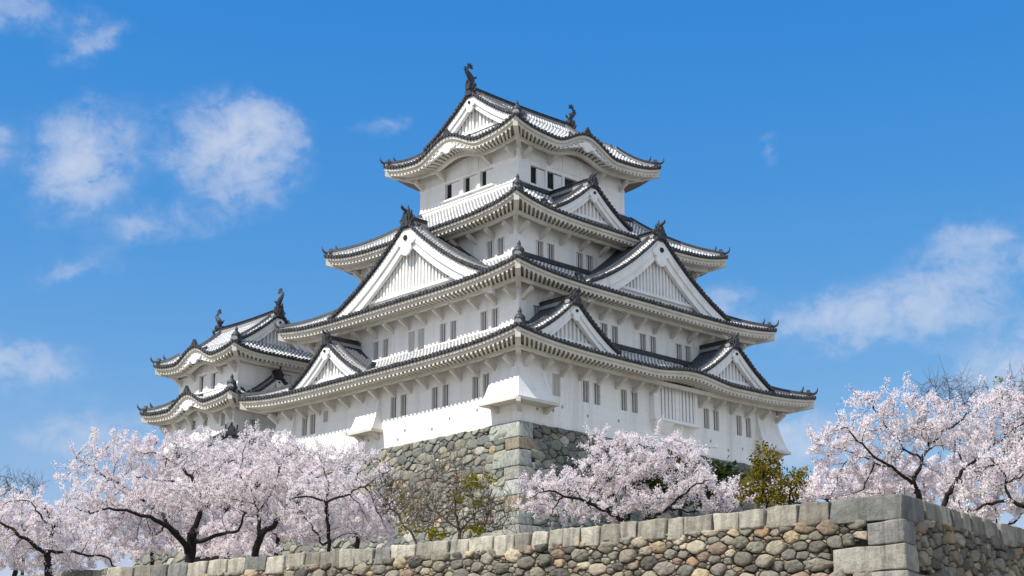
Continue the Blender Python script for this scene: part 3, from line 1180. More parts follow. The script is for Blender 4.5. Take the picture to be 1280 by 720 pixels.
def base_wall(root, cx, cy, hx, hy, z0, z1, slope, sides, seed, sz=1., quoins=((-1, -1),)):
    """battered stone base of a keep"""
    r_ = random.Random(seed)
    core = MB()
    rows = []
    for k in range(9):
        z = z1 + (z0 - z1) * k / 8
        e = slope * (z1 - z) * (1 + .25 * (z1 - z) / (z1 - z0)) - .14
        rows.append([(cx - hx - e, cy - hy - e, z - .1), (cx + hx + e, cy - hy - e, z - .1), (cx + hx + e, cy + hy + e, z - .1), (cx - hx - e, cy + hy + e, z - .1)])
    core.sweep(rows, 0, True, False)
    core.build('wall_core', M['gap'], root)
    H = z1 - z0
    for side in sides:
        half, out = (hx, hy) if side in 'RB' else (hy, hx)
        m0 = side_map(side, cx, cy)
        E = slope * H * 1.25

        def mp(a, z, o_):
            d = H - z
            e = slope * d * (1 + .25 * d / H)
            return m0(a - half - E, out + e + o_ - .06, z0 + z)
        mb = MB()
        mb.tint = []

        def ins(a, z):
            e = slope * (H - z) * (1 + .25 * (H - z) / H)
            return -half - e + 1.6 < a - half - E < half + e - .5
        W = 2 * half + 2 * E
        st = pack(W, H, [(.34 * sz, .46 * sz, .12), (.24 * sz, .34 * sz, .4), (.15 * sz, .24 * sz, .8), (.09 * sz, .14 * sz, 1.0)], 1.35, seed + ord(side), ins, 16000, (.006, .03))
        for poly, r in st:
            stone_mesh(mb, poly, r, mp, min(.2, .3 * r + .03), pick(KEEP_PAL, r_), r_, (.07, .2), .88)
        mb.build('masonry', M['stone'], root)
    for sx, sy in quoins:
        z = z1
        k = 0
        while z > z0:
            h = (1.05, .8, 1.1, .85, 1.0)[k % 5]
            la, lb = ((2.6, 1.2), (1.2, 2.0), (2.3, 1.1), (1.3, 2.4))[k % 4]
            mb = MB()
            mb.tint = []

            def cp(a, b, zz):
                d = z1 - zz
                e = slope * d * (1 + .25 * d / H) + .07
                x = cx + sx * (hx + e) - sx * b
                y = cy + sy * (hy + e) - sy * a
                return (x, y, zz)
            dressed(mb, [cp(0, 0, z - h + .015), cp(0, lb, z - h + .0), cp(la, lb, z - h + .0), cp(la, 0, z - h + .0),
                         cp(0, 0, z - .015), cp(0, lb, z - .015), cp(la, lb, z - .015), cp(la, 0, z - .015)], r_,
                    ((.36, .375, .335), (.25, .21, .155), (.29, .30, .265), (.27, .26, .23))[k % 4], .05, 2)
            mb.build('corner_stone', M['ashlar'], root)
            z -= h
            k += 1


kb = empty('keep_base', (0, 0, 8), 'tall sloping base of grey and tan boulders with dressed corner blocks under the main keep', 'stone base')
base_wall(kb, 0, 0, 13.05, 12.72, 8.2, 20.95, .26, 'LR', 40, .85)
tb = empty('turret_base', (-9.5, 21.5, 8), 'stone base of the small corner turret, half hidden behind cherry blossom', 'stone base')
base_wall(tb, -8.6, 20.4, 5.0, 7.2, 8.2, 20.4, .2, 'L', 60, 1.15, ())

# ------------------------------------------------------------------ the main keep
keep = empty('castle_keep', (0, 0, 20.95), 'great white many tiered castle keep with curved grey tiled gables and black roof fish', 'castle keep')
sk1 = Skirt(0, 0, 15.0, 14.63, 11.1, 10.67, 25.68, 27.75, .58, {'R': [(1.6, .38, 4.4)]}, aw=13, bw=12.63)
sk2 = Skirt(0, 0, 13.2, 12.77, 9.0, 8.2, 30.80, 33.45, .56, aw=11.2, bw=10.77)
sk3 = Skirt(0, 0, 10.93, 10.31, 5.8, 5.1, 36.28, 40.0, .78, aw=9.1, bw=8.31)
sk4 = Skirt(-.3, .1, 7.65, 7.2, 4.9, 5.05, 43.42, 45.4, .72, {'L': [(.1, 1.15, 3.5)], 'R': [(-.3, 1.15, 3.3)]}, aw=5.4, bw=5.3)

W1, H1 = .70, 1.42
pair = lambda c, z, gap=1.04, kind='bars', ww=W1, hh=H1: [(c - gap / 2, z, ww, hh, kind), (c + gap / 2, z, ww, hh, kind)]
holesL = [(y, z, .17, .2, 'hole') for y, z in ((1.9, 21.75), (-1.9, 21.85), (-4.6, 21.55), (-6.3, 22.0), (-8.9, 22.15), (-1.2, 21.35))]
holesR = [(x, z, .17, .2, 'hole') for x, z in ((-11.4, 21.9), (-10.0, 22.0), (-9.2, 22.35), (-6.9, 22.1), (-4.0, 22.2), (5.3, 22.1), (7.2, 21.7), (8.8, 22.0))]
s1 = storey(keep, 0, 0, 13, 12.63, 20.9, 25.75, {
    'L': pair(-1.23, 23.6) + pair(-5.4, 23.59) + pair(-9.25, 23.66, .98) + pair(8.65, 23.78, .95) + [(6.73, 24.1, .55, .8, 'shut')] + holesL,
    'R': [(-9.72, 23.68, .72, 1.42, 'shut')] + pair(-6.57, 23.67) + pair(-2.97, 23.66) + pair(5.42, 23.63) + pair(9.0, 23.63) + holesR})
s2 = storey(keep, 0, 0, 11.2, 10.77, 27.0, 31.0, {
    'L': pair(3.06, 28.55, 1.08, hh=1.3) + pair(-.75, 28.5, 1.0, 'shut', .7, 1.45) + pair(-4.05, 28.5, 1.04, hh=1.3) + pair(-8.07, 28.55, 1.06, hh=1.3),
    'R': [(-9.6, 28.75, .62, .95, 'bars')] + pair(-2.74, 28.55, 1.03, hh=1.36) + pair(1.14, 28.52, 1.06, hh=1.36) + pair(4.93, 28.46, .98, hh=1.36)})
s3 = storey(keep, 0, 0, 9.1, 8.31, 32.5, 36.6, {
    'L': pair(-6.35, 34.25, 1.05, hh=1.25), 'R': pair(-6.3, 34.15, 1.03, hh=1.35) + pair(-2.43, 34.15, 1.0, hh=1.35)})
s4 = storey(keep, -.3, .1, 5.55, 5.3, 39.0, 43.9, {
    'L': [(1.68, 41.33, 1.6, 1.26, 'slide', .0, .62), (-.24, 41.33, 1.4, 1.26, 'slide', .0, .60), (-2.04, 41.33, 1.38, 1.26, 'slide', .0, .62)],
    'R': [(-3.55, 41.0, 1.5, 1.45, 'slide', .46, 1.), (-1.85, 41.0, 1.55, 1.45, 'slide', .5, 1.), (-.05, 41.0, 1.6, 1.45, 'slide', .8, 1.)]})
mb = MB()
for side, half, out, posts in (('L', 5.3, 5.55, (-5.2, -2.95, -1.1, .85, 2.7, 5.2)), ('R', 5.55, 5.3, (-5.4, -2.7, -1.0, .95, 3.0, 5.4))):
    mp = side_map(side, -.3, .1)
    mb.box(mp, -half - .04, half + .04, out - .02, out + .05, 42.04, 42.16)
    mb.box(mp, -half - .03, half + .03, out - .02, out + .04, 40.28, 40.38)
    for x in posts:
        mb.box(mp, x - .06, x + .06, out - .02, out + .035, 42.16, 43.6)
        mb.box(mp, x - .06, x + .06, out - .02, out + .035, 40.38, 40.7) if side == 'L' else None
    if side == 'L':
        mb.box(mp, -2.95, 2.75, out - .02, out + .12, 40.56, 40.69)
    else:
        mb.box(mp, -4.4, .9, out - .02, out + .12, 40.14, 40.27)
mb.build('timber_band', M['plaster'], s4)

# flared bays on the lowest storey
for side, s0, s1_ in (('L', .7, 2.7), ('L', 10.3, 12.3)):
    drop_bay(s1, side_map(side, 0, 0), s0, s1_, 13, 25.2, 22.25, .85)
drop_bay(s1, side_map('R', 0, 0), 10.5, 12.75, 12.63, 25.2, 22.2, .85)
# the bay that wraps the near corner
mb = MB()
rows = []
for k in range(11):
    t = k / 10
    z = 25.35 + (22.22 - 25.35) * t
    e = .04 + .88 * t ** 1.6
    g = .3 * t ** 1.6
    rows.append([(-13 - e, -12.63 - e, z), (-10.95 + g, -12.63 - e, z), (-10.95 + g, -12.5, z), (-12.9, -12.5, z), (-12.9, -10.55 + g, z), (-13 - e, -10.55 + g, z)])
mb.sweep(rows, 0, True, False)
e = 1.06
rows = [[(-13 - e, -12.63 - e, z), (-10.52, -12.63 - e, z), (-10.52, -12.5, z), (-12.9, -12.5, z), (-12.9, -10.12, z), (-13 - e, -10.12, z)] for z in (22.03, 22.215)]
mb.sweep(rows, 1, True, False)
mb.bar((-13 - e, -12.63 - e, 21.98), (-12.7, -12.4, 21.6), np.array([.1, -.1, 0]), np.array([0, 0, .14]), 1)
for mp in (side_map('L', 0, 0), side_map('R', 0, 0)):
    out = 13 if mp(0, 1, 0)[0] < -.5 else 12.63
    x = -10.75
    mb.hexa([mp(x - .14, out - .05, 21.6), mp(x + .14, out - .05, 21.6), mp(x + .14, out + .15, 21.7), mp(x - .14, out + .15, 21.7),
             mp(x - .14, out - .05, 22.02), mp(x + .14, out - .05, 22.02), mp(x + .14, out + .85, 22.02), mp(x - .14, out + .85, 22.02)], 1)
mb.build('stone_drop_bay', [M['plaster'], M['cream']], s1)
# projecting lattice window on the right face
mb = MB()
mp = side_map('R', 0, 0)
o0 = 12.63
mb.box(mp, -.95, -.45, o0 - .1, o0 + .42, 22.75, 25.4, 1)
mb.box(mp, 3.25, 3.5, o0 - .1, o0 + .42, 22.75, 25.4, 1)
mb.box(mp, -.45, 3.25, o0 - .1, o0 + .1, 22.9, 25.4, 0)
for k in range(11):
    x = -.36 + k * .36
    wq = .11 if k != 5 else .2
    mb.box(mp, x - wq, x + wq, o0 + .12, o0 + .38, 22.9, 25.4, 1)
mb.box(mp, -1.0, 3.55, o0 - .1, o0 + .55, 22.68, 22.88, 1)
mb.hexa([mp(-.75, o0 - .05, 21.9), mp(.7, o0 - .05, 21.9), mp(.7, o0 + .1, 21.95), mp(-.75, o0 + .1, 21.95),
         mp(-.9, o0 - .05, 22.67), mp(1., o0 - .05, 22.67), mp(1., o0 + .5, 22.67), mp(-.9, o0 + .5, 22.67)], 1)
mb.build('lattice_window', [M['void'], M['plaster'], M['shutter']], s1)

corners = lambda: [(-1, -1, 'bell'), (-1, 1, 'horn'), (1, -1, 'horn')]
r1 = sk1.tiles('tiled_roof', keep)
sk1.eaves(r1)
sk1.brackets(r1, 'L', 16)
sk1.brackets(r1, 'R', 16, lambda x: -.5 < x < 3.3)
sk1.hips(r1, corners())
r2 = sk2.tiles('tiled_roof', keep)
sk2.eaves(r2)
sk2.brackets(r2, 'L', 13)
sk2.brackets(r2, 'R', 13)
sk2.hips(r2, corners())
r3 = sk3.tiles('tiled_roof', keep)
sk3.eaves(r3)
sk3.brackets(r3, 'L', 10, drop=.55)
sk3.brackets(r3, 'R', 10, drop=.55)
sk3.hips(r3, corners())
r4 = sk4.tiles('tiled_roof', keep)
sk4.eaves(r4, fat=1.15)
sk4.brackets(r4, 'L', 5, lambda x: abs(x) < 2.4, drop=.6)
sk4.brackets(r4, 'R', 5, lambda x: abs(x) < 2.4, drop=.6)
sk4.hips(r4, corners())
for q_, r_q in ((sk1, r1), (sk2, r2), (sk3, r3)):
    q_.flashing(r_q, 'R')
mL, mR = side_map('L', 0, 0), side_map('R', 0, 0)


def karahafu(parent, sk, side):
    """pendant and little ridge of an undulating eave"""
    c, h, wd = sk.bumps[side][0]
    mp = side_map(side, sk.cx, sk.cy)
    A, B, a, b, aw, bw = sk.dims(side)
    mb = MB()
    z = sk.edge_z(side, c / A)
    # board under the arch
    rows = []
    for k in range(31):
        x = c + wd * 1.0 * (-1 + 2 * k / 30)
        zz = sk.edge_z(side, x / A) - .55
        t = .42 * cosbump(x - c, 1, wd) + .02
        rows.append([mp(x, B - .26, zz + .1), mp(x, B - .26, zz - t), mp(x, B - .46, zz - t), mp(x, B - .46, zz + .1)])
    mb.sweep(rows, 0, True, False)
    mb.extrude([(c + a_, z - .62 + q) for a_, q in ((0, .1), (.3, .05), (.55, -.12), (.9, -.22), (.75, -.42), (.4, -.42), (.25, -.62), (0, -.7), (-.25, -.62), (-.4, -.42), (-.75, -.42), (-.9, -.22), (-.55, -.12), (-.3, .05))], mp, B - .25, B - .12)
    mb.build('eave_pendant', M['plaster'], parent)
    mb = MB()
    rows = []
    for k in range(9):
        v = 1 - k / 8 * .85
        p = np.array(sk.point(side, c, v))
        q = np.array(mp(.17, 0, 0)) - np.array(mp(0, 0, 0))
        u = np.array([0, 0, 1.])
        rows.append([p - q, p - q + u * .25, p - q * .5 + u * .36, p + q * .5 + u * .36, p + q + u * .25, p + q])
    mb.sweep(rows, 0, True, False)
    mb.extrude([(c + a_, z + q) for a_, q in ((-.36, -.02), (.3, -.02), (.32, .2), (.18, .36), (.08, .5), (0, .62), (-.08, .5), (-.18, .36), (-.32, .2))], mp, B - .22, B + .02)
    mb.build('eave_ornament', M['dark'], parent)


karahafu(r4, sk4, 'L')
karahafu(r4, sk4, 'R')

gable(r2, mL, -.9, 8.45, 31.25, 5.4, 12.45, 9.0, .42, orn=1.1, pend=1.6, board=.85, slat=.34, ridge_back=10.6)
gable(r2, mR, 1.4, 7.3, 31.35, 4.85, 12.05, 8.2, .42, orn=1.0, pend=1.5, board=.82, slat=.34, ridge_back=9.9)
gable(r3, mR, -2.7, 3.85, 37.0, 2.65, 9.6, 5.3, .35, orn=.8, pend=.85, board=.5, slat=.36)
gable(r1, mR, -9.1, 4.05, 26.2, 2.85, 13.9, 10.7, .35, orn=.8, pend=.8, board=.5, slat=.36)
gable(r1, mR, 6.95, 4.1, 26.2, 2.8, 13.9, 10.7, .35, orn=.8, pend=.8, board=.5, slat=.36)
gable(r1, mL, 5.5, 4.0, 26.2, 2.85, 14.2, 11.1, .35, orn=.8, pend=.8, board=.5, slat=.36)
g4 = gable(r4, side_map('L', -.3, .1), 0, 5.1, 45.35, 3.3, 5.45, -5.45, .30, ends=(1, -1), orn=.9, pend=.95, board=.62, dark=False, decor=True)
shachi(g4, (-5.9, .1, 49.3), (1, 0, 0), 1.65)
shachi(g4, (5.3, .1, 49.3), (-1, 0, 0), 1.5)

# ------------------------------------------------------------------ the small turret
tur = empty('castle_turret', (-9.8, 21.5, 20.4), 'small two tiered white turret with wavy eaves at left end of the keep', 'castle turret')
st1 = Skirt(-9.6, 22.0, 5.4, 6.2, 3.5, 4.2, 26.85, 28.0, .42, {'L': [(-.2, 1.0, 2.7)]}, aw=3.95, bw=4.75)
st2 = Skirt(-10.1, 21.1, 4.9, 5.55, 3.5, 4.15, 30.38, 31.5, .48, {'L': [(.0, 1.0, 2.7)]}, aw=3.4, bw=4.05)
t1 = storey(tur, -9.6, 22.0, 3.95, 4.75, 20.4, 26.9, {'L': [(.7, 25.7, .6, .7, 'bars'), (-.95, 25.72, .6, .7, 'bars'), (-3.3, 25.6, .6, 1., 'bars')], 'R': [(-2.2, 25.0, .6, 1.2, 'bars')]})
t2 = storey(tur, -10.1, 21.1, 3.4, 4.05, 27.2, 30.8, {'L': [(.75, 28.85, .95, 1.3, 'slide', .0, .62), (-.9, 28.8, .95, 1.3, 'slide', .0, .62)], 'R': [(.9, 28.9, 1.2, 1.2, 'slide', .45, 1.)]})
mb = MB()
for side, half, out in (('L', 4.05, 3.4), ('R', 3.4, 4.05)):
    mp = side_map(side, -10.1, 21.1)
    mb.box(mp, -half - .03, half + .03, out - .02, out + .045, 29.6, 29.7)
    mb.box(mp, -half - .03, half + .03, out - .02, out + .045, 28.05, 28.15)
mb.build('timber_band', M['plaster'], t2)
q1 = st1.tiles('tiled_roof', tur)
st1.eaves(q1)
st1.hips(q1, corners())
st1.brackets(q1, 'L', 6, drop=.7)
karahafu(q1, st1, 'L')
q2 = st2.tiles('tiled_roof', tur)
st2.eaves(q2)
st2.hips(q2, corners())
st2.brackets(q2, 'L', 5, lambda x: abs(x) < 1.8, drop=.5)
karahafu(q2, st2, 'L')
gable(q1, side_map('R', -9.6, 22.0), -.6, 2.7, 27.1, 2.0, 5.6, 4.1, .3, orn=.7, pend=.6, board=.36, slat=.3, band=.7, inset=.55)
g2 = gable(q2, side_map('R', -10.1, 21.1), 0, 3.75, 31.3, 2.75, 4.35, -4.35, .28, ends=(1, -1), orn=.8, pend=.8, board=.5, slat=.32, dark=False)
shachi(g2, (-10.1, 16.75, 34.6), (0, 1, 0), 1.5)
shachi(g2, (-10.1, 25.45, 34.6), (0, -1, 0), 1.5)


# ------------------------------------------------------------------ trees
def unit(v):
    return v / (np.linalg.norm(v) + 1e-9)


class Tree:
    """limbs drawn as polylines, then branches grown towards points spread through the crown"""
    def __init__(s, seed):
        s.r = np.random.default_rng(seed)
        s.p, s.par, s.fix = [], [], {}

    def limb(s, pts, r0, r1, step=.16):
        pts = [np.asarray(p, float) for p in pts]
        if s.p:
            d = [np.linalg.norm(q - pts[0]) for q in s.p]
            prev = int(np.argmin(d))
        else:
            s.p.append(pts[0])
            s.par.append(-1)
            prev = 0
            s.fix[0] = r0
            s.r2 = s.r
        # smooth the line
        for _ in range(2):
            q = [pts[0]]
            for a, b in zip(pts[:-1], pts[1:]):
                q += [a * .75 + b * .25, a * .25 + b * .75]
            q.append(pts[-1])
            pts = q
        L = sum(np.linalg.norm(b - a) for a, b in zip(pts[:-1], pts[1:]))
        run = 0.
        for a, b in zip(pts[:-1], pts[1:]):
            l = np.linalg.norm(b - a)
            n = max(1, int(l / step))
            for k in range(n):
                run += l / n
                s.p.append(a + (b - a) * (k + 1) / n + s.r.normal(0, .026, 3))
                s.par.append(prev)
                prev = len(s.p) - 1
                s.fix[prev] = .72 * (r0 + (r1 - r0) * min(1, run / L))

    def grow(s, ells, n, step=.15, infl=1.3, kill=.22, iters=70, grav=.03):
        A = []
        vol = np.array([e[1][0] * e[1][1] * e[1][2] for e in ells]) ** .8
        cnt = (n * vol / vol.sum()).astype(int)
        for (c, rad, ax), k in zip(ells, cnt):
            q = s.r.normal(0, 1, (k, 3))
            q /= np.linalg.norm(q, axis=1)[:, None]
            q *= (s.r.uniform(.0, 1, k) ** .42)[:, None]
            A.append(c + (q * np.array(rad)) @ ax)
        A = np.concatenate(A)
        s.attr = A.copy()
        near = np.full(len(A), 1e9)
        idx = np.zeros(len(A), int)
        new = list(range(len(s.p)))
        alive = np.ones(len(A), bool)
        for it in range(iters):
            P = np.array([s.p[i] for i in new])
            for c0 in range(0, len(P), 200):
                Q = P[c0:c0 + 200]
                d = np.linalg.norm(A[:, None, :] - Q[None], axis=2)
                j = d.argmin(1)
                dm = d[np.arange(len(A)), j]
                m_ = dm < near
                near[m_] = dm[m_]
                idx[m_] = np.array(new)[c0 + j[m_]]
            alive &= near > kill
            act = alive & (near < infl * (3 if it < 4 else 1))
            if not act.any():
                break
            new = []
            for i in np.unique(idx[act]):
                sel = act & (idx == i)
                v = A[sel] - s.p[i]
                d = unit((v / np.linalg.norm(v, axis=1)[:, None]).sum(0))
                if s.par[i] >= 0:
                    d = unit(d + .35 * unit(s.p[i] - s.p[s.par[i]]))
                d = unit(d + s.r.normal(0, .16, 3) + np.array([0, 0, grav]))
                s.p.append(s.p[i] + d * step)
                s.par.append(int(i))
                new.append(len(s.p) - 1)
            if len(s.p) > 16000:
                break

    def twigs(s, n, lo, hi, up=.4, seg=3):
        """short shoots at thin ends, so that the outline is spiky"""
        N = len(s.p)
        ch = np.zeros(N, int)
        for q in s.par:
            if q >= 0:
                ch[q] += 1
        tips = np.where(ch == 0)[0]
        for i in s.r.choice(tips, min(n, len(tips)), replace=False):
            d = unit(s.p[i] - s.p[s.par[i]] + s.r.normal(0, .3, 3) + np.array([0, 0, up]))
            L = s.r.uniform(lo, hi)
            pr = int(i)
            for k in range(seg):
                d = unit(d + s.r.normal(0, .12, 3))
                s.p.append(s.p[pr] + d * L / seg)
                s.par.append(pr)
                pr = len(s.p) - 1

    def radii(s, tip=.007, ex=2.3, cap=.5):
        N = len(s.p)
        acc = np.zeros(N)
        rad = np.zeros(N)
        for i in range(N - 1, -1, -1):
            rad[i] = max(tip, acc[i] ** (1 / ex)) if acc[i] > 0 else tip
            if i in s.fix:
                rad[i] = s.fix[i]
            if s.par[i] >= 0:
                acc[s.par[i]] += min(rad[i], cap) ** ex
        for i in range(N):                       # never thicker than the parent
            if s.par[i] >= 0 and i not in s.fix:
                rad[i] = min(rad[i], rad[s.par[i]] * .92)
        s.rad = rad
        return rad

    def wood(s, name, m, parent, flare=1.5):
        N = len(s.p)
        P = np.array(s.p)
        kids = [[] for _ in range(N)]
        for i, q in enumerate(s.par):
            if q >= 0:
                kids[q].append(i)
        mb = MB()
        seen = set()
        stack = [(0, None)]
        while stack:
            st, pr = stack.pop()
            chain = ([pr] if pr is not None else []) + [st]
            cur = st
            while kids[cur]:
                ks = sorted(kids[cur], key=lambda q: -s.rad[q])
                for q in ks[1:]:
                    stack.append((q, cur))
                cur = ks[0]
                chain.append(cur)
            rr = [s.rad[q] for q in chain]
            if pr is not None:
                rr[0] = min(rr[0], rr[1] * 1.15)
            if st == 0 and pr is None:
                for k in range(min(4, len(rr))):
                    rr[k] *= 1 + (flare - 1) * (1 - k / 4)
            if len(chain) > 1:
                mx = max(rr)
                mb.tube([P[q] for q in chain], rr, 8 if mx > .05 else (5 if mx > .018 else 3), 0, True)
        return mb.build(name, m, parent)


def quads(name, C, size, parent, m, r, elong=1.5, nrm_bias=None, cup=.35):
    """a cloud of small petal- or leaf-sized faces at the points C"""
    n = len(C)
    a = r.normal(0, 1, (n, 3))
    if nrm_bias is not None:
        a = a + nrm_bias
    a /= np.linalg.norm(a, axis=1)[:, None]
    b = r.normal(0, 1, (n, 3))
    u = np.cross(a, b)
    u /= np.linalg.norm(u, axis=1)[:, None]
    v = np.cross(a, u)
    sz = (size * r.uniform(.6, 1.35, n))[:, None]
    u = u * sz * elong * .5
    v = v * sz * .5
    nn = a * sz * cup * .5
    V = np.stack([C - u + nn, C - v, C + u + nn, C + v], 1).reshape(-1, 3)
    me = bpy.data.meshes.new(name)
    me.vertices.add(4 * n)
    me.vertices.foreach_set('co', V.ravel().astype(np.float32))
    me.loops.add(4 * n)
    me.loops.foreach_set('vertex_index', np.arange(4 * n, dtype=np.int32))
    me.polygons.add(n)
    me.polygons.foreach_set('loop_start', np.arange(0, 4 * n, 4, dtype=np.int32))
    me.polygons.foreach_set('loop_total', np.full(n, 4, dtype=np.int32))
    me.materials.append(m)
    me.update(calc_edges=True)
    me.validate()
    o = bpy.data.objects.new(name, me)
    COL.objects.link(o)
    if parent is not None:
        o.parent = parent
        if parent.type == 'EMPTY':
            o.matrix_parent_inverse = parent.matrix_basis.inverted()
    return o


VIEW = np.stack([RT, unit(np.array([FW[0], FW[1], 0])), np.array([0, 0, 1.])])     # right, away, up


def ell(px, py, d, rx, ry, rd, tilt=0.):
    """crown lump, read off the photograph: pixel centre, distance, pixel radii, depth radius in metres"""
    c = at(px, py, d)
    k = d / FPX
    ca, sa = math.cos(R(tilt)), math.sin(R(tilt))
    ax = np.stack([VIEW[0] * ca + VIEW[2] * sa, VIEW[1], -VIEW[0] * sa + VIEW[2] * ca])
    return (c, (rx * k, rd, ry * k), ax)


def cherry(name, label, seed, d, root_px, limbs, ells, n, dens=1., size=.031, group=None, puff=.078, rthin=.0155, budshare=.012, step=.14, kill=.2, tw=500):
    t = Tree(seed)
    b = at(*root_px, d)
    base = np.array([b[0], b[1], terrace_z(b[0], b[1]) - .15])
    for k, (pts, r0, r1) in enumerate(limbs):
        q = [at(x, y, d + dd) for x, y, dd in pts]
        if k == 0 or pts[0][2] == 'root':
            q = [base] + q
        t.limb(q, r0, r1)
    es = [ell(e[0], e[1], e[2] - .15, e[3] * .92, e[4] * .92, e[5] * .5, *e[6:]) for e in ells]
    t.grow(es, max(60, n // 9), step=.17, kill=.38, infl=2.2)
    t.grow([ell(e[0], e[1], e[2] + .35, e[3], e[4], e[5] * .55, *e[6:]) for e in ells], int(n * .8), step=step, kill=kill)
    t.twigs(tw, .15, .5)
    t.radii(.0055)
    root = empty(name, base, label, 'cherry tree' if dens > 0 else 'tree', group)
    t.wood('trunk', M['bark'], root)
    P = np.array(t.p)
    thin = np.where((t.rad < rthin))[0]
    r = t.r
    if dens > 0:
        C = []
        lumpy = np.sin(P @ np.array([7.1, 3.3, 5.2])) + np.sin(P @ np.array([-4.3, 6.7, 8.9]) + 1.) + r.normal(0, .5, len(P))
        clump = lumpy > -.1
        for i in thin:
            k = r.poisson((36 if clump[i] else 9) * dens * (1.25 if t.rad[i] < .012 else .5))
            if k:
                q = t.par[i]
                base_ = P[i] + (P[q] - P[i]) * r.uniform(0, 1, (k, 1))
                off = r.normal(0, 1, (k, 3))
                off /= np.linalg.norm(off, axis=1)[:, None]
                C.append(base_ + off * (puff * r.uniform(.35, 1.15, (k, 1))) + np.array([0, 0, .035]))
        C = np.concatenate(C)
        nb = int(len(C) * budshare)
        pm = r.permutation(len(C))
        quads('blossoms', C[pm[nb:]], size, root, M['blossom'], r, 1.25)
        if nb:
            quads('young_leaves', C[pm[:nb]], size * .9, root, M['bud'], r, 1.9)
    return root, t


cherry('cherry_tree', 'widest cherry tree in full pale pink bloom, trunk forking low behind the wall', 3, 42,
       (238, 712),
       [([(238, 690, 0), (240, 668, 0)], .20, .17),
        ([(238, 690, 0), (222, 668, -.3), (192, 645, -.6), (150, 636, -.9), (112, 640, -1.2)], .12, .03),
        ([(240, 668, 0), (252, 640, .3), (250, 612, .5), (232, 588, .8), (205, 570, 1.0)], .12, .03),
        ([(240, 680, 0), (275, 668, -.6), (300, 664, -1.2), (306, 640, -1.4)], .09, .035),
        ([(252, 640, .3), (268, 620, .9), (275, 596, 1.3), (290, 575, 1.6)], .07, .025),
        ([(222, 668, -.3), (198, 640, .4), (160, 612, .9), (122, 590, 1.2), (95, 570, 1.4)], .08, .025),
        ([(250, 612, .5), (215, 600, -.8), (170, 598, -1.4)], .06, .02)],
       [(150, 620, 42, 80, 22, 1.6), (105, 585, 42.5, 42, 20, 1.3, 20), (215, 580, 43, 85, 26, 1.7), (240, 622, 41, 78, 20, 1.5),
        (290, 590, 42.5, 50, 34, 1.5), (110, 632, 41.5, 58, 17, 1.3, 8), (210, 650, 42.5, 80, 14, 1.2), (165, 560, 43, 60, 18, 1.2, -12), (240, 555, 43.3, 45, 16, 1.2),
        (150, 665, 43, 45, 16, 1.), (175, 682, 43.5, 50, 12, 1.), (130, 650, 43, 50, 14, 1.)],
       2900, tw=900, group='blossoming cherry trees')
cherry('cherry_tree', 'cherry tree in bloom with a thick black trunk leaning right', 5, 40.5,
       (320, 706),
       [([(321, 684, 0), (326, 668, 0)], .15, .13),
        ([(326, 668, 0), (345, 655, .2), (356, 636, .3), (372, 628, .3)], .12, .05),
        ([(326, 668, 0), (324, 640, .2), (314, 612, .5), (296, 590, .8)], .08, .03),
        ([(324, 640, .2), (345, 606, .9), (350, 578, 1.2), (372, 560, 1.4)], .06, .025),
        ([(356, 636, .3), (392, 600, .2), (430, 585, -.2)], .05, .02)],
       [(350, 600, 40.5, 62, 30, 1.6), (395, 575, 41, 60, 22, 1.4, -6), (330, 560, 41.2, 45, 22, 1.3), (375, 640, 40.5, 60, 22, 1.4), (300, 615, 40.5, 45, 25, 1.4),
        (440, 572, 41, 45, 14, 1.2, 8), (350, 655, 41.5, 70, 16, 1.3)],
       2100, tw=700, group='blossoming cherry trees')
cherry('cherry_tree', 'cherry tree in bloom on a slender straight dark trunk beside the bare tree', 6, 38.5,
       (413, 702),
       [([(412, 680, 0), (411, 655, 0), (407, 628, 0)], .075, .06),
        ([(407, 628, 0), (388, 620, -.2), (360, 624, -.5)], .045, .02),
        ([(407, 628, 0), (430, 618, .2), (462, 604, .4), (488, 588, .4)], .045, .018),
        ([(404, 680, .4), (392, 660, .6), (375, 640, .8)], .04, .02),
        ([(407, 628, 0), (412, 606, .5), (402, 585, .8)], .04, .02)],
       [(410, 612, 38.5, 62, 20, 1.2), (455, 598, 38.5, 36, 16, .9, 12), (440, 640, 38.8, 50, 26, 1.1), (385, 650, 39, 40, 22, 1.), (480, 640, 39, 26, 22, .9), (455, 665, 39, 42, 12, .9)],
       1500, tw=500, group='blossoming cherry trees')
cherry('cherry_tree', 'cherry tree in bloom at far left, cut off by the edge', 8, 39,
       (62, 742),
       [([(60, 712, 0), (58, 690, 0)], .16, .12),
        ([(58, 690, 0), (30, 672, -.3), (4, 655, -.4), (-30, 648, -.5)], .08, .03),
        ([(58, 690, 0), (68, 660, .3), (62, 640, .4), (36, 625, .6)], .08, .03),
        ([(58, 690, 0), (95, 690, .2), (130, 695, .3), (150, 712, .4)], .06, .03),
        ([(68, 660, .3), (48, 642, -.4), (40, 630, -.6)], .05, .02)],
       [(30, 650, 39, 55, 22, 1.3), (70, 680, 39, 60, 18, 1.2), (0, 690, 39, 50, 26, 1.2), (110, 700, 39.5, 50, 12, 1.), (20, 625, 39.5, 40, 12, 1.), (-45, 660, 39, 45, 35, 1.3), (60, 712, 39, 60, 12, 1.), (90, 655, 40, 40, 14, .9)],
       1700, tw=500, group='blossoming cherry trees')
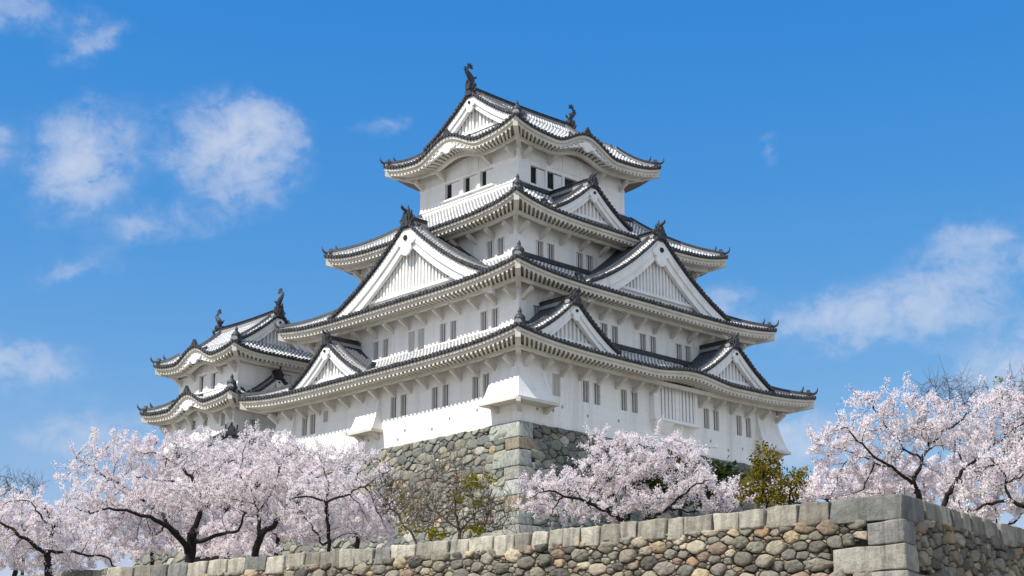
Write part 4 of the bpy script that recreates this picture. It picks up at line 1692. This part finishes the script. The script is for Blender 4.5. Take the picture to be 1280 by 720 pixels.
cherry('cherry_tree', 'rounded cherry tree in bloom just right of the keep base corner', 9, 36,
       (790, 688),
       [([(786, 668, 0), (782, 654, 0)], .12, .11),
        ([(782, 654, 0), (768, 645, -.2), (755, 636, -.3), (720, 622, -.6), (680, 612, -.8)], .08, .025),
        ([(768, 645, -.2), (770, 628, .1), (764, 604, .4), (745, 588, .6)], .06, .02),
        ([(782, 654, 0), (790, 634, .3), (790, 625, .4), (772, 606, .9), (790, 575, 1.1)], .06, .02),
        ([(786, 668, 0), (812, 650, .2), (808, 630, .3), (804, 600, .4), (815, 572, .5)], .07, .022),
        ([(812, 650, .2), (838, 636, -.2), (852, 618, -.4), (880, 600, -.6)], .055, .02),
        ([(838, 636, -.2), (872, 640, .5), (905, 630, .8), (925, 622, .9)], .035, .015)],
       [(780, 585, 36, 62, 26, 1.3), (720, 612, 36, 62, 20, 1.2, -4), (670, 615, 35.7, 36, 12, .8, -8), (840, 585, 36.3, 56, 26, 1.3, -10), (880, 612, 36, 42, 18, 1.1), (790, 630, 35.6, 70, 18, 1.1),
        (690, 638, 35.8, 46, 12, .9), (770, 558, 36.6, 36, 18, .9), (850, 560, 36.8, 36, 14, .9, -10), (730, 645, 35.6, 60, 10, .8), (895, 635, 36, 36, 10, .8)],
       2400, tw=800, step=.125, kill=.18, group='blossoming cherry trees')
cherry('cherry_tree', 'big open cherry tree in bloom behind the corner of the low wall', 12, 33,
       (1150, 660),
       [([(1152, 632, 0), (1146, 612, 0)], .10, .085),
        ([(1146, 612, 0), (1140, 600, 0), (1112, 585, -.3), (1082, 560, -.6), (1055, 532, -.8)], .06, .018),
        ([(1140, 600, 0), (1152, 575, .2), (1164, 552, .3), (1190, 530, .4), (1222, 510, .5)], .065, .018),
        ([(1112, 585, -.3), (1085, 572, .2), (1045, 560, .5), (1020, 550, .6)], .03, .014),
        ([(1152, 575, .2), (1120, 550, .6), (1098, 520, .9), (1085, 498, 1.)], .035, .014),
        ([(1164, 552, .3), (1150, 525, .8), (1150, 500, 1.)], .03, .014)],
       [(1100, 545, 33, 68, 32, 1.2), (1055, 560, 33, 48, 22, 1.), (1165, 540, 33, 60, 32, 1.3), (1100, 510, 33.3, 46, 16, .9, -8), (1150, 505, 33.3, 44, 12, .9, -10), (1070, 590, 33, 55, 20, 1.),
        (1130, 592, 33.4, 60, 20, 1.), (1030, 548, 33, 30, 9, .7, 12), (1060, 616, 33.4, 66, 9, .8, 6)],
       1750, dens=.78, tw=800, step=.125, kill=.18, group='blossoming cherry trees')
cherry('cherry_tree', 'cherry tree in bloom at far right with a long low leaning limb', 14, 35,
       (1172, 668),
       [([(1176, 640, 0), (1188, 612, 0)], .09, .08),
        ([(1188, 612, 0), (1202, 592, .1), (1206, 585, .1), (1232, 565, .3), (1260, 540, .4)], .065, .025),
        ([(1206, 585, .1), (1196, 560, .4), (1205, 530, .6)], .035, .015),
        ([(1206, 585, .1), (1240, 585, -.4), (1275, 570, -.6)], .035, .015)],
       [(1215, 545, 35, 58, 32, 1.3), (1262, 520, 35, 46, 26, 1.2, 18), (1250, 565, 35, 50, 28, 1.2), (1205, 600, 35.3, 44, 20, 1.), (1290, 550, 35, 40, 50, 1.3), (1240, 500, 35.5, 40, 14, 1., 10)],
       1750, dens=.78, tw=700, step=.125, kill=.18, group='blossoming cherry trees')
cherry('cherry_tree', 'dark limbed cherry tree at the lower right edge, its heavy branch lying along the wall', 15, 31.5,
       (1315, 690),
       [([(1300, 650, 0), (1288, 634, 0)], .11, .09),
        ([(1288, 634, 0), (1262, 626, -.1), (1238, 630, -.2), (1208, 638, -.2)], .065, .03),
        ([(1262, 626, -.1), (1258, 600, .1), (1245, 580, .2), (1230, 565, .3)], .045, .016),
        ([(1258, 604, .1), (1285, 592, .2), (1310, 575, .3)], .03, .014)],
       [(1250, 590, 31.5, 36, 26, .9), (1290, 585, 31.5, 36, 36, 1.), (1225, 610, 31.8, 40, 18, .8), (1270, 620, 31.8, 36, 14, .8), (1320, 560, 31.5, 40, 45, 1.)],
       900, dens=.7, tw=400, step=.125, kill=.2, group='blossoming cherry trees')
cherry('cherry_tree', 'low distant strip of cherry blossom just over the wall beside the conifers', 16, 46,
       (1040, 670),
       [([(1040, 640, 0), (1040, 628, 0)], .1, .08), ([(1040, 628, 0), (1010, 614, 0)], .06, .03), ([(1040, 628, 0), (1075, 612, 0), (1100, 606, 0)], .06, .03), ([(1040, 628, 0), (985, 628, 0), (950, 626, 0)], .05, .03)],
       [(1030, 612, 46, 50, 16, 1.3), (1090, 606, 46, 40, 18, 1.3), (960, 622, 46, 60, 14, 1.1), (1060, 625, 46, 60, 10, 1.)],
       900, dens=1.2, tw=300, size=.07, puff=.11, step=.18, kill=.26, group='blossoming cherry trees')


for k, (lab, px, ells) in enumerate([
    ('cherry tree in bloom standing further back behind the widest one', 190, [(150, 650, 55, 60, 26, 1.6), (215, 645, 55, 60, 30, 1.6), (260, 660, 55, 40, 26, 1.3), (190, 680, 55, 80, 16, 1.4), (150, 690, 54, 60, 14, 1.2), (285, 690, 54, 60, 14, 1.2), (200, 605, 56, 75, 24, 1.4), (262, 590, 56, 50, 26, 1.4)]),
    ('cherry tree in bloom standing further back between two black trunks', 345, [(330, 650, 53, 50, 30, 1.5), (385, 655, 53, 46, 30, 1.5), (290, 665, 53, 40, 24, 1.3), (360, 675, 53, 70, 14, 1.3), (310, 690, 52, 50, 12, 1.), (350, 585, 53, 60, 28, 1.3)]),
    ('cherry tree in bloom standing further back beside the leaning bare tree', 445, [(430, 640, 50, 40, 30, 1.4), (470, 650, 50, 34, 22, 1.2), (450, 668, 50, 50, 14, 1.2)]),
    ('cherry tree in bloom standing further back between the two big right hand cherries', 1150, [(1120, 600, 44, 50, 30, 1.3), (1165, 605, 44, 46, 30, 1.3), (1085, 615, 44, 50, 14, 1.1)]),
    ('cherry tree in bloom standing further back behind the long leaning limb', 1245, [(1225, 600, 42, 46, 34, 1.3), (1275, 600, 42, 40, 44, 1.3), (1240, 640, 42, 50, 14, 1.1)]),
    ('cherry tree in bloom filling the far left corner behind the wall', 20, [(10, 660, 47, 50, 36, 1.5), (60, 670, 47, 46, 26, 1.4), (100, 690, 47, 50, 20, 1.2), (-30, 650, 47, 40, 40, 1.4)])]):
    cherry('cherry_tree', lab, 71 + k, ells[0][2], (px, 700),
           [([(px, 690, 0), (px + 3, 670, 0)], .12, .10), ([(px + 3, 670, 0), (px - 22, 650, -.3), (px - 40, 640, -.4)], .06, .02), ([(px + 3, 670, 0), (px + 25, 650, .3), (px + 38, 636, .4)], .06, .02), ([(px + 3, 670, 0), (px, 640, .3)], .06, .02)],
           ells, 1300 if len(ells) < 5 else 2000, dens=1.1, tw=300, size=.048, puff=.10, step=.17, kill=.25, group='blossoming cherry trees')


def bare(name, label, seed, d, root_px, limbs, ells, n, leaves=(), tw=700, mat_='twig', tip=.0075, lsize=.055, lname='young_leaves', lm='spring', step=.10, kill=.12):
    t = Tree(seed)
    b = at(*root_px, d)
    base = np.array([b[0], b[1], terrace_z(b[0], b[1]) - .15])
    for k, (pts, r0, r1) in enumerate(limbs):
        q = [at(x, y, d + dd) for x, y, dd in pts]
        t.limb(([base] if k == 0 else []) + q, r0, r1)
    t.grow([ell(*e) for e in ells], n, step=step, kill=kill)
    t.twigs(tw, .2, .55, .5)
    t.radii(tip)
    root = empty(name, base, label, 'tree')
    t.wood('trunk', M[mat_], root)
    C = []
    P = np.array(t.p)
    for (px, py, rx, ry, cnt) in leaves:
        c, rad, ax = ell(px, py, d, rx, ry, .5)
        # leaves sit on the twigs that pass through the tuft
        q = ((P - c) @ ax.T) / np.array(rad)
        ins = P[(q ** 2).sum(1) < 1]
        if len(ins) == 0:
            ins = np.array([c])
        C.append(ins[t.r.integers(0, len(ins), cnt)] + t.r.normal(0, .06, (cnt, 3)))
    if C:
        quads(lname, np.concatenate(C), lsize, root, M[lm], t.r, 1.5)
    return root


bare('bare_tree', 'small thin bare tree with tufts of yellow green leaves in front of the stone base', 31, 37,
     (574, 705),
     [([(574, 680, 0), (574, 660, 0)], .07, .06),
      ([(574, 660, 0), (568, 640, 0), (570, 610, .1), (572, 590, .1), (562, 574, .2)], .05, .015),
      ([(574, 662, 0), (558, 648, -.2), (530, 632, -.4), (512, 622, -.5)], .03, .012),
      ([(574, 662, 0), (592, 645, .2), (612, 630, .3), (640, 618, .4)], .03, .012),
      ([(572, 600, .1), (582, 618, .3), (590, 600, .4)], .02, .01),
      ([(574, 664, 0), (600, 655, -.3), (625, 655, -.4), (645, 668, -.5)], .02, .01)],
     [(570, 620, 37, 60, 36, 1.1), (525, 640, 37, 46, 24, .9), (620, 640, 37, 36, 26, .8), (560, 590, 37, 34, 18, .7), (600, 655, 37, 50, 14, .7), (510, 655, 37, 30, 16, .7)],
     2300,
     [(592, 603, 13, 7, 170), (612, 598, 7, 5, 40), (572, 622, 8, 7, 70), (598, 628, 8, 5, 70), (594, 662, 14, 5, 150), (540, 668, 12, 4, 70), (552, 667, 8, 4, 50), (524, 660, 8, 7, 30), (505, 662, 8, 5, 30), (500, 645, 30, 16, 30)])
bare('bare_tree', 'leaning bare tree with a dark slanting trunk beside the slender cherry', 33, 38.5,
     (524, 700),
     [([(520, 676, 0), (506, 655, 0), (492, 640, 0), (484, 628, 0)], .055, .03), ([(506, 655, 0), (520, 640, .2), (535, 630, .3)], .02, .01), ([(484, 628, 0), (470, 612, .1), (462, 598, .2)], .025, .01)],
     [(500, 625, 38.5, 40, 26, .9), (480, 605, 38.5, 28, 18, .7), (530, 645, 38.5, 30, 18, .7)],
     650, [(500, 630, 26, 18, 60)], tw=300)
bare('bare_tree', 'bare twiggy tree reaching up behind the blossom at right, with no leaves', 35, 45,
     (1195, 690),
     [([(1195, 600, 0), (1192, 540, 0), (1188, 505, 0)], .09, .05), ([(1192, 530, 0), (1210, 500, .2), (1222, 482, .3)], .04, .012), ([(1190, 515, 0), (1172, 492, .1), (1162, 474, .2)], .035, .01), ([(1188, 505, 0), (1186, 480, 0), (1180, 464, 0)], .03, .01)],
     [(1190, 495, 45, 36, 28, 1.), (1215, 500, 45, 32, 22, .9), (1165, 490, 45, 22, 20, .8)], 900, [], tw=500, tip=.006)
bare('bare_tree', 'bare tree at the right edge carrying sparse bright green leaves', 37, 43,
     (1290, 690),
     [([(1290, 600, 0), (1288, 540, 0), (1282, 500, 0)], .09, .05), ([(1284, 510, 0), (1272, 488, .1), (1264, 470, .2)], .035, .01), ([(1288, 540, 0), (1262, 512, .2), (1246, 494, .3)], .035, .01)],
     [(1272, 490, 43, 28, 24, .9), (1255, 505, 43, 26, 16, .8), (1295, 500, 43, 30, 30, 1.)], 800, [(1252, 494, 9, 8, 90), (1243, 478, 6, 5, 30), (1274, 545, 14, 16, 260), (1270, 510, 20, 16, 60)], tw=400, tip=.006)
bare('bare_tree', 'bare twiggy tree standing at the far left edge behind the blossom', 39, 48,
     (30, 740),
     [([(30, 680, 0), (28, 640, 0), (24, 618, 0)], .09, .05), ([(26, 628, 0), (14, 608, .1), (4, 594, .2)], .035, .012), ([(24, 618, 0), (34, 604, .1), (38, 594, .1)], .03, .01)],
     [(18, 605, 48, 26, 16, .9), (-10, 615, 48, 26, 20, .9), (40, 612, 48, 18, 14, .7)], 600, [], tw=350, tip=.006)


def conifer(label, seed, d, root_px, lumps, n):
    r = np.random.default_rng(seed)
    b = at(*root_px, d)
    base = np.array([b[0], b[1], terrace_z(b[0], b[1]) - .1])
    root = empty('conifer_shrub', base, label, 'shrub', 'shrubs on the terrace')
    t = Tree(seed)
    top = at(lumps[0][0], lumps[0][1], d)
    t.limb([base, base * .4 + top * .6, top], .07, .03)
    t.grow([ell(x, y, d + dd, rx, ry, rd) for x, y, dd, rx, ry, rd in lumps], int(n * .5), step=.09, kill=.13)
    t.radii(.005)
    t.wood('trunk', M['bark'], root)
    C, NB = [], []
    P = np.array(t.p)
    thin = P[t.rad < .02]
    for i in range(len(thin)):
        k = r.integers(10, 20)
        dirn = unit(r.normal(0, .6, 3) + np.array([0, 0, .75]))
        q = thin[i] + dirn * r.uniform(0, .16, (k, 1)) + r.normal(0, .045, (k, 3))
        C.append(q)
    C = np.concatenate(C)
    quads('foliage', C, .036, root, M['conifer'], r, 1.9)
    return root


conifer('tall golden green conifer shrub on the wall, the upper rounded head of the pair', 51, 35.5, (955, 655),
        [(955, 580, 0, 20, 22, .45), (950, 602, 0, 26, 22, .5), (958, 622, 0, 24, 16, .45), (932, 616, .1, 14, 18, .35)], 900)
conifer('shorter golden green conifer shrub, right hand of the pair behind the wall', 52, 35, (985, 655),
        [(988, 604, 0, 18, 18, .4), (1002, 598, .1, 12, 12, .3), (980, 622, 0, 22, 14, .4)], 520)


def bush(label, seed, d, root_px, lumps, n, size=.1):
    r = np.random.default_rng(seed)
    b = at(*root_px, d)
    base = np.array([b[0], b[1], terrace_z(b[0], b[1]) - .1])
    root = empty('evergreen_tree', base, label, 'tree')
    t = Tree(seed)
    top = at(lumps[0][0], lumps[0][1], d)
    t.limb([base, base * .5 + top * .5, top], .16, .06, .3)
    t.grow([ell(x, y, d + dd, rx, ry, rd) for x, y, dd, rx, ry, rd in lumps], n, step=.28, kill=.4, infl=2.)
    t.radii(.01)
    t.wood('trunk', M['bark'], root)
    P = np.array(t.p)
    thin = P[t.rad < .05]
    C = np.repeat(thin, 14, 0) + r.normal(0, .18, (len(thin) * 14, 3))
    quads('foliage', C, size, root, M['evergreen'], r, 1.8)


bush('dark evergreen tree glimpsed behind the rounded cherry below the keep wall', 61, 60, (850, 700),
     [(850, 590, 0, 26, 20, 1.2), (880, 605, 0, 36, 18, 1.2), (800, 600, 0, 36, 18, 1.2), (905, 600, 0, 22, 20, 1.), (740, 610, 0, 36, 16, 1.)], 700, .16)
bush('golden green broadleaf tree at the right edge behind the blossom', 63, 40, (1300, 690),
     [(1290, 540, 0, 22, 26, .9), (1300, 575, 0, 20, 20, .9)], 260, .12)

# small tiled gate roof showing among the blossom at left
gt = at(288, 560, 75)
gr = empty('gatehouse', (gt[0], gt[1], 8.5), 'little gatehouse with a dark tiled gable peak poking out of the blossom', 'gatehouse')
mpg = lambda a, o_, z: (gt[0] - o_ * .55 + a * .83, gt[1] - o_ * .83 - a * .55, z)
pk = at(288, 541, 75)[2]
mb = MB()
mb.box(mpg, -1.5, 1.5, -2.4, 1.5, terrace_z(gt[0], gt[1]) - .3, pk - 1.35)
mb.build('wall', M['bark'], gr)
gable(gr, mpg, 0, 2.3, pk - 1.5, 1.2, 2.0, -3.2, .3, ends=(1,), orn=.5, pend=.6, board=.36, slat=.3, band=.7, inset=.55, name='tiled_roof')
